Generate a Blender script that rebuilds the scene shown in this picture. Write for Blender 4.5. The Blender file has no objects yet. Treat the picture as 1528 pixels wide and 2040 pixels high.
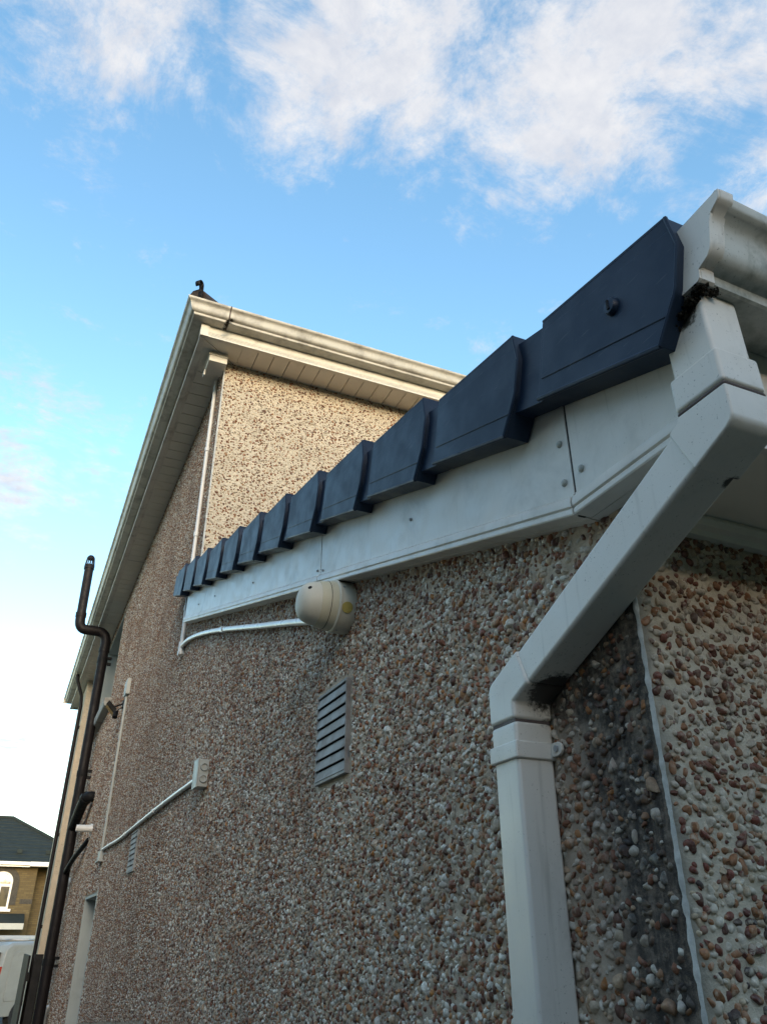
import bpy, bmesh, math, random
import numpy as np
from mathutils import Vector, Matrix

random.seed(7)
rng = np.random.default_rng(11)
R = math.radians
D = 0.68          # metres from the camera to the pebbledashed side wall: the plan below is in this unit
H = 1.85          # camera height above the ground
scene = bpy.context.scene
COL = scene.collection

# ------------------------------------------------------------------ camera
cam_d = bpy.data.cameras.new("camera")
cam = bpy.data.objects.new("camera", cam_d)
COL.objects.link(cam)
cam.location = (0, 0, H)
cam.rotation_euler = (R(90 + 28.73), 0, R(-23.9))
cam_d.sensor_fit = 'VERTICAL'
cam_d.sensor_height = 24.0
cam_d.sensor_width = 18.0
cam_d.lens = 24.0 * 1551 / 2040
cam_d.clip_start = 0.02
cam_d.clip_end = 3000
scene.camera = cam

# ------------------------------------------------------------------ sun, sky
SUN_EL = R(12.0)
SUN_DIR = Vector((-0.12, -1.0, 0)).normalized() * math.cos(SUN_EL) + Vector((0, 0, math.sin(SUN_EL)))
sun_d = bpy.data.lights.new("sun", 'SUN')
sun_d.energy = 1.0
sun_d.angle = R(24)
sun_d.color = (1.0, 0.82, 0.60)
sun = bpy.data.objects.new("sun", sun_d)
COL.objects.link(sun)
sun.location = (0, -5, 12)
sun.rotation_euler = (-SUN_DIR).to_track_quat('-Z', 'Y').to_euler()

world = bpy.data.worlds.new("World")
scene.world = world
world.use_nodes = True


def build_sky():
    nt = world.node_tree
    N, L = nt.nodes, nt.links
    N.clear()
    out = N.new('ShaderNodeOutputWorld')
    bg = N.new('ShaderNodeBackground')
    bg.inputs['Strength'].default_value = 0.15
    sky = N.new('ShaderNodeTexSky')
    sky.sky_type = 'NISHITA'
    sky.sun_disc = False
    sky.sun_elevation = SUN_EL
    # rotation is measured clockwise from +Y
    sky.sun_rotation = math.atan2(SUN_DIR.x, SUN_DIR.y)
    sky.air_density = 1.0
    sky.dust_density = 0.4
    sky.ozone_density = 0.4
    hsv = N.new('ShaderNodeHueSaturation')
    hsv.inputs['Saturation'].default_value = 1.26
    hsv.inputs['Hue'].default_value = 0.494
    hsv.inputs['Value'].default_value = 1.0
    L.new(sky.outputs[0], hsv.inputs['Color'])
    tc = N.new('ShaderNodeTexCoord')
    sep = N.new('ShaderNodeSeparateXYZ')
    L.new(tc.outputs['Generated'], sep.inputs[0])

    def math_(op, a, b=None, c=None, clamp=False):
        n = N.new('ShaderNodeMath')
        n.operation = op
        n.use_clamp = clamp
        for i, v in enumerate((a, b, c)):
            if v is None:
                continue
            if isinstance(v, (int, float)):
                n.inputs[i].default_value = v
            else:
                L.new(v, n.inputs[i])
        return n.outputs[0]

    z = math_('MAXIMUM', sep.outputs[2], 0.03)
    px = math_('DIVIDE', sep.outputs[0], z)
    py = math_('DIVIDE', sep.outputs[1], z)
    comb = N.new('ShaderNodeCombineXYZ')
    L.new(px, comb.inputs[0])
    L.new(py, comb.inputs[1])

    def noise(scale, detail, rough, dist=0.0, w=0.0):
        n = N.new('ShaderNodeTexNoise')
        n.noise_dimensions = '4D'
        n.inputs['Scale'].default_value = scale
        n.inputs['Detail'].default_value = detail
        n.inputs['Roughness'].default_value = rough
        n.inputs['Distortion'].default_value = dist
        n.inputs['W'].default_value = w
        L.new(comb.outputs[0], n.inputs['Vector'])
        return n.outputs['Fac']

    # broken cloud layer: a coarse field of banks, eroded by finer noise
    banks = None
    for (cx, cy, rx, ry, amp) in ((0.50, 0.45, 0.25, 0.23, 0.98), (0.24, 0.57, 0.21, 0.19, 0.85),
                                  (-0.10, 0.64, 0.19, 0.16, 0.70), (0.30, 0.70, 0.12, 0.09, 0.40),
                                  (0.84, 0.46, 0.11, 0.16, 0.70), (0.66, 0.36, 0.16, 0.15, 0.85), (-0.17, 1.80, 0.13, 0.42, 0.72),
                                  (-0.02, 1.75, 0.14, 0.35, 0.46), (-0.12, 5.2, 0.30, 0.9, 0.7),
                                  (0.76, 0.56, 0.10, 0.08, 0.55), (0.46, 0.745, 0.14, 0.05, 0.40),
                                  (-0.9, 0.85, 0.42, 0.40, 0.9), (-0.55, 0.05, 0.40, 0.32, 0.9), (-1.5, 0.1, 0.55, 0.40, 0.85),  # from here on banks out of view, added to whiten the sky light
                                  (0.25, -0.15, 0.40, 0.26, 0.9), (-0.25, -0.75, 0.50, 0.35, 0.85), (-1.3, -0.9, 0.6, 0.5, 0.85),
                                  (0.75, -0.75, 0.5, 0.4, 0.8), (1.3, 0.25, 0.35, 0.45, 0.85), (1.6, 1.3, 0.5, 0.5, 0.8),
                                  (-2.6, 0.9, 0.8, 0.6, 0.8), (-2.8, -0.6, 0.8, 0.6, 0.8), (0.2, -1.9, 0.9, 0.6, 0.8)):
        dx = math_('DIVIDE', math_('SUBTRACT', px, cx), rx)
        dy = math_('DIVIDE', math_('SUBTRACT', py, cy), ry)
        d2 = math_('ADD', math_('MULTIPLY', dx, dx), math_('MULTIPLY', dy, dy))
        g = math_('MULTIPLY', math_('POWER', 2.718, math_('MULTIPLY', d2, -1.0)), amp)
        banks = g if banks is None else math_('MAXIMUM', banks, g)
    fine = noise(4.6, 12, 0.70, 0.45, 3.1)
    finer = noise(15.0, 8, 0.68, 0.35, 8.0)
    body = math_('ADD', math_('MULTIPLY', banks, 1.0), math_('MULTIPLY', math_('SUBTRACT', fine, 0.5), 2.6))
    body = math_('ADD', body, math_('MULTIPLY', math_('SUBTRACT', finer, 0.5), 1.05))
    mr = N.new('ShaderNodeMapRange')
    mr.interpolation_type = 'SMOOTHSTEP'
    L.new(body, mr.inputs['Value'])
    mr.inputs['From Min'].default_value = 0.22
    mr.inputs['From Max'].default_value = 0.98
    mr.inputs['To Max'].default_value = 0.92
    # light and dark sides painted on the clouds by offset noise
    off = N.new('ShaderNodeVectorMath')
    off.operation = 'ADD'
    L.new(comb.outputs[0], off.inputs[0])
    off.inputs[1].default_value = (0.012, -0.03, 0.0)
    fa = noise(7.0, 8, 0.62, 0.3, 1.0)
    nb_ = N.new('ShaderNodeTexNoise')
    nb_.noise_dimensions = '4D'
    for k_, v_ in (('Scale', 7.0), ('Detail', 8), ('Roughness', 0.62), ('Distortion', 0.3), ('W', 1.0)):
        nb_.inputs[k_].default_value = v_
    L.new(off.outputs[0], nb_.inputs['Vector'])
    relief = math_('SUBTRACT', nb_.outputs['Fac'], fa)
    crmp = N.new('ShaderNodeMapRange')
    L.new(relief, crmp.inputs['Value'])
    crmp.inputs['From Min'].default_value = -0.13
    crmp.inputs['From Max'].default_value = 0.13
    mixc = N.new('ShaderNodeMix')
    mixc.data_type = 'RGBA'
    L.new(crmp.outputs[0], mixc.inputs[0])
    K = 1.75
    mixc.inputs[6].default_value = (0.84 * K, 0.86 * K, 0.93 * K, 1)
    mixc.inputs[7].default_value = (1.08 * K, 1.06 * K, 1.06 * K, 1)
    mix = N.new('ShaderNodeMix')
    mix.data_type = 'RGBA'
    L.new(mr.outputs[0], mix.inputs[0])
    L.new(hsv.outputs[0], mix.inputs[6])
    L.new(mixc.outputs[2], mix.inputs[7])
    L.new(mix.outputs[2], bg.inputs['Color'])
    L.new(bg.outputs[0], out.inputs['Surface'])


build_sky()
scene.view_settings.view_transform = 'Standard'
scene.view_settings.look = 'None'
scene.view_settings.exposure = 1.76
scene.view_settings.gamma = 1.0
scene.view_settings.use_curve_mapping = False
scene.render.engine = 'CYCLES'
scene.cycles.use_denoising = True
scene.cycles.max_bounces = 8

# ================================================================== materials


class NT:
    """small wrapper to write node trees briefly"""

    def __init__(self, name):
        self.m = bpy.data.materials.new(name)
        self.m.use_nodes = True
        self.nt = self.m.node_tree
        self.N, self.L = self.nt.nodes, self.nt.links
        self.b = self.N['Principled BSDF']
        self.geo = self.N.new('ShaderNodeNewGeometry')

    def set(self, sock, v):
        if isinstance(v, bpy.types.NodeSocket):
            self.L.new(v, sock)
        elif isinstance(v, (tuple, list)):
            sock.default_value = tuple(v) + (1,) if len(v) == 3 and len(sock.default_value) == 4 else v
        else:
            sock.default_value = v

    def pos(self):
        return self.geo.outputs['Position']

    def noise(self, scale, detail=4, rough=0.55, dist=0, vec=None, w=0.0):
        n = self.N.new('ShaderNodeTexNoise')
        n.noise_dimensions = '4D'
        n.inputs['W'].default_value = w
        n.inputs['Scale'].default_value = scale
        n.inputs['Detail'].default_value = detail
        n.inputs['Roughness'].default_value = rough
        n.inputs['Distortion'].default_value = dist
        self.L.new(vec or self.pos(), n.inputs['Vector'])
        return n.outputs['Fac']

    def scaled(self, s, vec=None):
        n = self.N.new('ShaderNodeVectorMath')
        n.operation = 'MULTIPLY'
        self.L.new(vec or self.pos(), n.inputs[0])
        n.inputs[1].default_value = s
        return n.outputs[0]

    def voro(self, scale, feature='F1', vec=None, rnd=1.0):
        n = self.N.new('ShaderNodeTexVoronoi')
        n.feature = feature
        n.inputs['Scale'].default_value = scale
        n.inputs['Randomness'].default_value = rnd
        self.L.new(vec or self.pos(), n.inputs['Vector'])
        return n

    def rng(self, v, a, b, lo=0.0, hi=1.0, smooth=True):
        n = self.N.new('ShaderNodeMapRange')
        if smooth:
            n.interpolation_type = 'SMOOTHSTEP'
        self.set(n.inputs['Value'], v)
        n.inputs['From Min'].default_value = a
        n.inputs['From Max'].default_value = b
        n.inputs['To Min'].default_value = lo
        n.inputs['To Max'].default_value = hi
        return n.outputs[0]

    def math(self, op, a, b=0.0, clamp=False):
        n = self.N.new('ShaderNodeMath')
        n.operation = op
        n.use_clamp = clamp
        self.set(n.inputs[0], a)
        self.set(n.inputs[1], b)
        return n.outputs[0]

    def mix(self, fac, a, b, mode='MIX'):
        n = self.N.new('ShaderNodeMix')
        n.data_type = 'RGBA'
        n.blend_type = mode
        self.set(n.inputs[0], fac)
        self.set(n.inputs[6], a)
        self.set(n.inputs[7], b)
        return n.outputs[2]

    def ramp(self, fac, stops, const=False):
        n = self.N.new('ShaderNodeValToRGB')
        cr = n.color_ramp
        cr.interpolation = 'CONSTANT' if const else 'LINEAR'
        while len(cr.elements) < len(stops):
            cr.elements.new(0.5)
        for e, (p, c) in zip(cr.elements, stops):
            e.position = p
            e.color = tuple(c) + (1,)
        self.L.new(fac, n.inputs[0])
        return n.outputs[0]

    def bump(self, h, strength=0.4, dist=0.002, normal=None):
        n = self.N.new('ShaderNodeBump')
        n.inputs['Strength'].default_value = strength
        n.inputs['Distance'].default_value = dist
        self.L.new(h, n.inputs['Height'])
        if normal:
            self.L.new(normal, n.inputs['Normal'])
        self.L.new(n.outputs[0], self.b.inputs['Normal'])
        return n.outputs[0]

    def sepxyz(self):
        n = self.N.new('ShaderNodeSeparateXYZ')
        self.L.new(self.pos(), n.inputs[0])
        return n.outputs

    def done(self, col, rough, spec=0.5):
        self.set(self.b.inputs['Base Color'], col)
        self.set(self.b.inputs['Roughness'], rough)
        self.b.inputs['Specular IOR Level'].default_value = spec
        return self.m


def plastic(name, base, dirt, rough=0.38, dirt_lo=0.52, dirt_hi=0.75, amt=0.7, scale=9, specks=0.0, streak=True, bump=0.1, spec=0.5):
    t = NT(name)
    n1 = t.noise(scale, 6, 0.65, 0.3)
    fac = t.rng(n1, dirt_lo, dirt_hi, 0, amt)
    if streak:
        n2 = t.noise(5, 5, 0.6, 0, t.scaled((14, 14, 0.9)))
        fac = t.math('MAXIMUM', fac, t.rng(n2, 0.55, 0.8, 0, amt * 0.7))
    if specks:
        sp = t.math('MULTIPLY', t.rng(t.noise(300, 3, 0.65, 0.3, None, 9.0), 0.61, 0.68, 0, 1), t.rng(t.noise(15, 6, 0.7, 0.4, None, 4.0), 0.42, 0.60, 0, specks))
        fac = t.math('MAXIMUM', fac, sp)
    tint = t.mix(t.rng(t.noise(3.1, 3), 0.3, 0.7), [c * 0.93 for c in base], base)
    col = t.mix(fac, tint, dirt)
    t.bump(t.noise(60, 4, 0.6), bump, 0.0015)
    rr = t.rng(t.noise(22, 4), 0.3, 0.7, rough * 0.85, rough * 1.25)
    return t.done(col, rr, spec)


M = {}
M['white_pvc'] = plastic('white_pvc', (0.70, 0.655, 0.59), (0.22, 0.195, 0.16), 0.40, 0.50, 0.78, 0.55, 9, 0.9)
def mould(m_):
    """black mould film on the pipe around its leaking joints"""
    t = NT.__new__(NT)
    t.m, t.nt = m_, m_.node_tree
    t.N, t.L = t.nt.nodes, t.nt.links
    t.b = t.N['Principled BSDF']
    t.geo = t.N.new('ShaderNodeNewGeometry')
    old = t.b.inputs['Base Color'].links[0].from_socket
    fac = None
    for (x, y, z, r) in ((0.975, 1.325, 0.450, 0.055), (0.99, 0.79, 0.668, 0.015), (0.92, 0.735, 0.965, 0.030), (0.985, 1.40, 0.40, 0.028)):
        d = t.N.new('ShaderNodeVectorMath')
        d.operation = 'DISTANCE'
        t.L.new(t.pos(), d.inputs[0])
        d.inputs[1].default_value = (x * D, y * D, z * D + H)
        v = t.math('ADD', t.math('DIVIDE', d.outputs['Value'], r * D), t.math('MULTIPLY', t.math('SUBTRACT', t.noise(130, 6, 0.75), 0.5), 1.5))
        g_ = t.rng(v, 0.75, 1.15, 1, 0)
        fac = g_ if fac is None else t.math('MAXIMUM', fac, g_)
    t.L.new(t.mix(t.math('MULTIPLY', fac, 0.96), old, (0.010, 0.009, 0.008)), t.b.inputs['Base Color'])


mould(M['white_pvc'])
M['barge_pvc'] = plastic('barge_pvc', (0.67, 0.625, 0.56), (0.26, 0.23, 0.185), 0.38, 0.46, 0.78, 0.55, 7, 0.35)
M['clean_pvc'] = plastic('clean_pvc', (0.74, 0.74, 0.72), (0.35, 0.34, 0.31), 0.30, 0.55, 0.85, 0.35, 12)
M['soffit_pvc'] = plastic('soffit_pvc', (0.76, 0.71, 0.60), (0.40, 0.34, 0.26), 0.45, 0.52, 0.80, 0.4, 6, 0.3, False)
M['eave_pvc'] = plastic('eave_pvc', (0.72, 0.67, 0.57), (0.24, 0.20, 0.15), 0.42, 0.50, 0.74, 0.6, 8, 0.5)
M['grimy_gutter'] = plastic('grimy_gutter', (0.56, 0.56, 0.52), (0.10, 0.12, 0.09), 0.5, 0.42, 0.66, 0.75, 11, 0.8)
M['grimy_gutter'] = plastic('grimy_gutter', (0.54, 0.54, 0.50), (0.09, 0.11, 0.085), 0.5, 0.44, 0.66, 0.75, 11, 0.8)
M['house_gutter'] = plastic('house_gutter', (0.56, 0.52, 0.44), (0.15, 0.125, 0.095), 0.45, 0.44, 0.70, 0.65, 7, 0.6)
M['brown_pvc'] = plastic('brown_pvc', (0.009, 0.007, 0.008), (0.018, 0.016, 0.016), 0.55, 0.5, 0.8, 0.4, 8, 0, True, 0.1, 0.22)
M['black_plastic'] = plastic('black_plastic', (0.010, 0.010, 0.011), (0.028, 0.026, 0.024), 0.6, 0.5, 0.8, 0.4, 8, 0, True, 0.1, 0.15)
M['grey_plastic'] = plastic('grey_plastic', (0.42, 0.43, 0.40), (0.22, 0.21, 0.18), 0.5, 0.5, 0.8, 0.5, 10)
M['cream_plastic'] = plastic('cream_plastic', (0.58, 0.55, 0.46), (0.26, 0.23, 0.15), 0.6, 0.52, 0.8, 0.5, 16, 0.6)
M['yellowed_plastic'] = plastic('yellowed_plastic', (0.57, 0.525, 0.39), (0.28, 0.24, 0.13), 0.6, 0.5, 0.8, 0.5, 16, 0.4)
M['sticker'] = plastic('sticker', (0.45, 0.36, 0.10), (0.2, 0.15, 0.04), 0.5, 0.5, 0.75, 0.6, 40)
M['vent_metal'] = plastic('vent_metal', (0.28, 0.27, 0.255), (0.15, 0.11, 0.095), 0.6, 0.42, 0.72, 0.75, 14, 0.5, True, 0.2, 0.25)
M['concrete_sill'] = plastic('concrete_sill', (0.40, 0.39, 0.36), (0.14, 0.12, 0.10), 0.85, 0.45, 0.7, 0.7, 9, 0.5, True, 0.5, 0.2)
M['reveal_paint'] = plastic('reveal_paint', (0.42, 0.44, 0.41), (0.25, 0.25, 0.22), 0.7, 0.5, 0.8, 0.5, 6, 0, True, 0.4, 0.2)
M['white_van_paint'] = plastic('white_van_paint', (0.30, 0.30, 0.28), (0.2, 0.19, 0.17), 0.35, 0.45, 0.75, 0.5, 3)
M['rubber'] = plastic('rubber', (0.02, 0.02, 0.02), (0.06, 0.055, 0.05), 0.8, 0.5, 0.8, 0.5, 9)
M['red_lens'] = plastic('red_lens', (0.35, 0.015, 0.012), (0.15, 0.02, 0.02), 0.2, 0.6, 0.9, 0.3, 9)
M['dark_joint'] = plastic('dark_joint', (0.035, 0.03, 0.028), (0.10, 0.09, 0.08), 0.8, 0.5, 0.8, 0.5, 30)
M['gasket'] = plastic('gasket', (0.10, 0.075, 0.07), (0.03, 0.025, 0.02), 0.7, 0.5, 0.8, 0.5, 30)
M['groove'] = plastic('groove', (0.12, 0.105, 0.085), (0.07, 0.06, 0.05), 0.8, 0.5, 0.8, 0.5, 30)
M['steel'] = plastic('steel', (0.35, 0.36, 0.37), (0.15, 0.13, 0.11), 0.4, 0.5, 0.8, 0.5, 20)
M['aluminium'] = plastic('aluminium', (0.55, 0.55, 0.55), (0.3, 0.3, 0.3), 0.35, 0.5, 0.8, 0.4, 20)


def m_moss():
    t = NT('black_moss')
    n = t.noise(160, 6, 0.7)
    col = t.ramp(n, ((0.35, (0.008, 0.007, 0.006)), (0.6, (0.035, 0.03, 0.022)), (0.75, (0.12, 0.11, 0.09))))
    t.bump(n, 1.0, 0.004)
    return t.done(col, 0.95, 0.1)


M['moss'] = m_moss()


def m_verge():
    t = NT('slate_blue_verge')
    n = t.noise(4, 5, 0.6, 0.2)
    base = t.mix(t.rng(n, 0.3, 0.7), (0.0055, 0.016, 0.037), (0.0085, 0.022, 0.049))
    dust = t.rng(t.noise(38, 6, 0.7, 0, None, 2.0), 0.55, 0.85, 0, 0.22)
    col = t.mix(dust, base, (0.035, 0.055, 0.085))
    scratches = t.math('MAXIMUM', t.rng(t.noise(7, 3, 0.5, 0, t.scaled((40, 3, 40))), 0.64, 0.72, 0, 0.25), t.rng(t.noise(210, 3, 0.6, 0.4, None, 7.0), 0.70, 0.76, 0, 0.5))
    col = t.mix(scratches, col, (0.12, 0.13, 0.14))
    t.bump(t.noise(420, 3, 0.6), 0.25, 0.0006)
    return t.done(col, t.rng(t.noise(16, 4), 0.3, 0.7, 0.45, 0.6), 0.28)


M['verge'] = m_verge()


def m_tile(name, a, b, moss=0.25):
    t = NT(name)
    n = t.noise(5, 6, 0.65)
    col = t.mix(t.rng(n, 0.3, 0.7), a, b)
    col = t.mix(t.rng(t.noise(13, 5, 0.7, 0.3), 0.56, 0.72, 0, moss), col, (0.10, 0.10, 0.055))
    t.bump(t.noise(90, 5, 0.7), 0.5, 0.004)
    return t.done(col, 0.8, 0.3)


M['roof_tile'] = m_tile('roof_tile', (0.035, 0.036, 0.040), (0.06, 0.058, 0.058))
M['green_tile'] = m_tile('green_grey_tile', (0.012, 0.019, 0.019), (0.021, 0.030, 0.029), 0.1)
M['hip_tile'] = m_tile('hip_tile', (0.030, 0.022, 0.020), (0.06, 0.045, 0.038), 0.5)

# the stones thrown on the wet render: whites, creams, tans, rusts, a few browns and greys
PALETTE = ((0.00, (0.76, 0.71, 0.61)), (0.23, (0.62, 0.52, 0.39)), (0.35, (0.53, 0.385, 0.25)),
           (0.45, (0.40, 0.22, 0.115)), (0.56, (0.31, 0.115, 0.050)), (0.69, (0.21, 0.074, 0.038)),
           (0.80, (0.11, 0.048, 0.032)), (0.88, (0.42, 0.36, 0.29)), (0.95, (0.47, 0.20, 0.055)))


def algae_mask(t):
    """black algae run on the side wall beside the corner bead, below the offset pipe"""
    s = t.sepxyz()
    wob = t.math('MULTIPLY', t.math('SUBTRACT', t.noise(9, 4, 0.6, 0.3, None, 5.0), 0.5), 0.10)
    yy = t.math('ADD', s[1], wob)
    width = t.rng(s[2], 1.55, 2.35, 0.115, 0.175)
    d = t.math('DIVIDE', t.math('SUBTRACT', yy, 1.074 * D), width)
    m = t.rng(d, 0.55, 1.15, 1, 0)
    m = t.math('MULTIPLY', m, t.rng(s[0], 1.06 * D, 1.02 * D, 0, 1))
    m = t.math('MULTIPLY', m, t.rng(t.math('ADD', s[2], t.math('MULTIPLY', s[1], 0.42)), 2.60, 2.66, 1, 0))
    # drip patch below the bend
    dy = t.math('DIVIDE', t.math('SUBTRACT', s[1], 1.27 * D), 0.10)
    dz = t.math('DIVIDE', t.math('SUBTRACT', s[2], 2.165), 0.065)
    rr = t.math('ADD', t.math('MULTIPLY', dy, dy), t.math('MULTIPLY', dz, dz))
    rr = t.math('ADD', rr, t.math('MULTIPLY', t.math('SUBTRACT', t.noise(40, 4, 0.6), 0.5), 1.2))
    m2 = t.rng(rr, 0.4, 1.4, 1, 0)
    m2 = t.math('MULTIPLY', m2, t.rng(s[1], 1.40 * D, 1.36 * D, 0, 1))
    grain = t.math('MULTIPLY', t.rng(t.noise(70, 5, 0.7, 0, None, 3.0), 0.30, 0.58, 0.5, 1), t.rng(t.noise(60, 4, 0.6, 0, t.scaled((1, 1, 0.10))), 0.30, 0.55, 0.62, 1))
    return t.math('MULTIPLY', t.math('MULTIPLY', t.math('MAXIMUM', m, m2), 0.90), grain, True)


def m_pebble(name, palette, coat, coat_amt, algae=False):
    t = NT(name)
    oi = t.N.new('ShaderNodeObjectInfo')
    v = t.math('FRACT', t.math('ADD', t.geo.outputs['Random Per Island'], t.math('MULTIPLY', oi.outputs['Random'], 7.31)))
    col = t.ramp(v, palette, True)
    v2 = t.math('FRACT', t.math('MULTIPLY', v, 37.7))
    col = t.mix(t.math('MULTIPLY', v2, 0.28), col, (0.15, 0.07, 0.045), 'MIX')
    veins = t.rng(t.noise(240, 4, 0.6), 0.35, 0.7, 0.72, 1.15)
    cc = t.N.new('ShaderNodeCombineColor')
    for i in range(3):
        t.L.new(veins, cc.inputs[i])
    col = t.mix(1.0, col, cc.outputs[0], 'MULTIPLY')
    rust = t.rng(t.noise(2.6, 4, 0.6, 0.3, None, 12.0), 0.46, 0.66, 0, 0.42)
    col = t.mix(rust, col, (0.17, 0.08, 0.042))
    damp = t.rng(t.noise(7, 5, 0.6, 0.2, t.scaled((1, 1, 0.16)), 15.0), 0.50, 0.72, 0, 0.38)
    col = t.mix(damp, col, (0.10, 0.065, 0.045))
    # cement film left over part of many stones
    film = t.math('MULTIPLY', t.rng(t.noise(95, 5, 0.65, 0.2, None, 6.0), 0.46, 0.60, 0, 1), coat_amt)
    v3 = t.math('FRACT', t.math('MULTIPLY', v, 91.3))
    film = t.math('MULTIPLY', film, t.rng(v3, 0.1, 0.75, 1.0, 0.25))
    col = t.mix(film, col, coat)
    if algae:
        al = algae_mask(t)
        al = t.math('MULTIPLY', al, t.rng(v3, 0.45, 0.6, 1.0, 0.25))
        col = t.mix(al, col, (0.018, 0.018, 0.018))
    t.bump(t.noise(420, 4, 0.6), 0.35, 0.0008)
    return t.done(col, t.rng(v2, 0, 1, 0.45, 0.8, False), 0.4)


M['pebble_side'] = m_pebble('pebble_side', PALETTE, (0.50, 0.43, 0.345), 0.45, True)
REAR_PAL = ((0.00, (0.68, 0.60, 0.48)), (0.34, (0.56, 0.44, 0.30)), (0.42, (0.38, 0.17, 0.075)),
            (0.64, (0.20, 0.055, 0.035)), (0.80, (0.12, 0.04, 0.03)), (0.90, (0.26, 0.11, 0.04)), (0.96, (0.06, 0.045, 0.04)))
M['pebble_rear'] = m_pebble('pebble_rear', REAR_PAL, (0.60, 0.51, 0.39), 0.6)

HOUSE_PAL = ((0.00, (0.58, 0.48, 0.35)), (0.46, (0.40, 0.22, 0.10)), (0.56, (0.28, 0.11, 0.045)),
             (0.74, (0.17, 0.065, 0.03)), (0.90, (0.10, 0.045, 0.03)), (0.95, (0.30, 0.12, 0.05)))
M['pebble_house'] = m_pebble('pebble_house', HOUSE_PAL, (0.62, 0.54, 0.43), 0.35)


def m_render_side():
    t = NT('render_side')
    n = t.noise(26, 6, 0.7, 0.2)
    col = t.mix(t.rng(n, 0.35, 0.7), (0.38, 0.295, 0.215), (0.58, 0.48, 0.37))
    col = t.mix(t.rng(t.noise(2.2, 4, 0.6), 0.45, 0.7, 0, 0.5), col, (0.24, 0.19, 0.165))
    col = t.mix(algae_mask(t), col, (0.014, 0.015, 0.017))
    nb = t.noise(120, 6, 0.7)
    t.bump(nb, 0.9, 0.004)
    return t.done(col, 0.9, 0.2)


M['render_side'] = m_render_side()


def m_render_rear():
    t = NT('render_rear')
    n = t.noise(22, 6, 0.7, 0.3)
    col = t.mix(t.rng(n, 0.35, 0.7), (0.50, 0.42, 0.315), (0.66, 0.57, 0.45))
    green = t.rng(t.noise(6, 4, 0.6), 0.5, 0.7, 0, 0.12)
    col = t.mix(green, col, (0.24, 0.25, 0.19))
    # grey weathering beside the bead
    s = t.sepxyz()
    edge = t.math('ADD', s[0], t.math('MULTIPLY', t.math('SUBTRACT', t.noise(30, 4), 0.5), 0.05))
    col = t.mix(t.rng(edge, 1.0 * D, 1.05 * D, 0.65, 0), col, (0.12, 0.115, 0.10))
    t.bump(t.noise(75, 6, 0.7), 0.8, 0.005)
    return t.done(col, 0.92, 0.15)


M['render_rear'] = m_render_rear()


def m_dash(name, palette, matrix, scale, lo, hi, share, bstr, bdist):
    """pebbledash too far away to tell the stones apart one by one"""
    t = NT(name)
    warp = t.N.new('ShaderNodeVectorMath')
    warp.operation = 'ADD'
    t.L.new(t.pos(), warp.inputs[0])
    nz = t.N.new('ShaderNodeTexNoise')
    nz.inputs['Scale'].default_value = 60
    t.L.new(t.pos(), nz.inputs['Vector'])
    wsc = t.N.new('ShaderNodeVectorMath')
    wsc.operation = 'SCALE'
    wsc.inputs[3].default_value = 0.012
    t.L.new(nz.outputs['Color'], wsc.inputs[0])
    t.L.new(wsc.outputs[0], warp.inputs[1])
    v = t.voro(scale, 'F1', warp.outputs[0])
    sepc = t.N.new('ShaderNodeSeparateColor')
    t.L.new(v.outputs['Color'], sepc.inputs[0])
    pc = t.ramp(sepc.outputs[0], palette, True)
    has = t.rng(sepc.outputs[1], share - 0.01, share + 0.01, 1, 0)
    mask = t.math('MULTIPLY', t.rng(v.outputs['Distance'], lo, hi, 1, 0), has)
    mcol = t.mix(t.rng(t.noise(7, 6, 0.65), 0.35, 0.7), [c * 0.86 for c in matrix], matrix)
    mcol = t.mix(t.rng(t.noise(1.1, 4, 0.6), 0.45, 0.75, 0, 0.35), mcol, [c * 0.62 for c in matrix])
    col = t.mix(mask, mcol, pc)
    h = t.math('ADD', t.math('MULTIPLY', t.math('SUBTRACT', 1.0, v.outputs['Distance']), 1.0), t.math('MULTIPLY', t.noise(140, 4, 0.7), 0.5))
    t.bump(h, bstr, bdist)
    return t.done(col, 0.88, 0.2)


M['dash_house_side'] = m_dash('dash_house_side', PALETTE, (0.43, 0.35, 0.26), 88, 0.30, 0.52, 0.86, 1.0, 0.008)
HR = ((0.0, (0.20, 0.085, 0.04)), (0.3, (0.13, 0.05, 0.03)), (0.55, (0.30, 0.15, 0.07)), (0.75, (0.45, 0.36, 0.25)), (0.9, (0.09, 0.05, 0.04)))
M['dash_house_rear'] = m_dash('dash_house_rear', HR, (0.60, 0.51, 0.385), 62, 0.24, 0.42, 0.12, 0.9, 0.006)


def m_brick():
    t = NT('yellow_brick')
    br = t.N.new('ShaderNodeTexBrick')
    br.inputs['Scale'].default_value = 1.0
    br.inputs['Brick Width'].default_value = 0.225
    br.inputs['Row Height'].default_value = 0.075
    br.inputs['Mortar Size'].default_value = 0.008
    br.inputs['Color1'].default_value = (0.14, 0.105, 0.050, 1)
    br.inputs['Color2'].default_value = (0.10, 0.073, 0.036, 1)
    br.inputs['Mortar'].default_value = (0.085, 0.07, 0.045, 1)
    s = t.sepxyz()
    c = t.N.new('ShaderNodeCombineXYZ')
    t.L.new(t.math('ADD', s[0], s[1]), c.inputs[0])
    t.L.new(s[2], c.inputs[1])
    t.L.new(c.outputs[0], br.inputs['Vector'])
    return t.done(br.outputs[0], 0.85, 0.2)


M['brick'] = m_brick()
M['dark_brick'] = plastic('dark_brick', (0.06, 0.052, 0.042), (0.03, 0.028, 0.024), 0.85, 0.4, 0.7, 0.6, 6)


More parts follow.
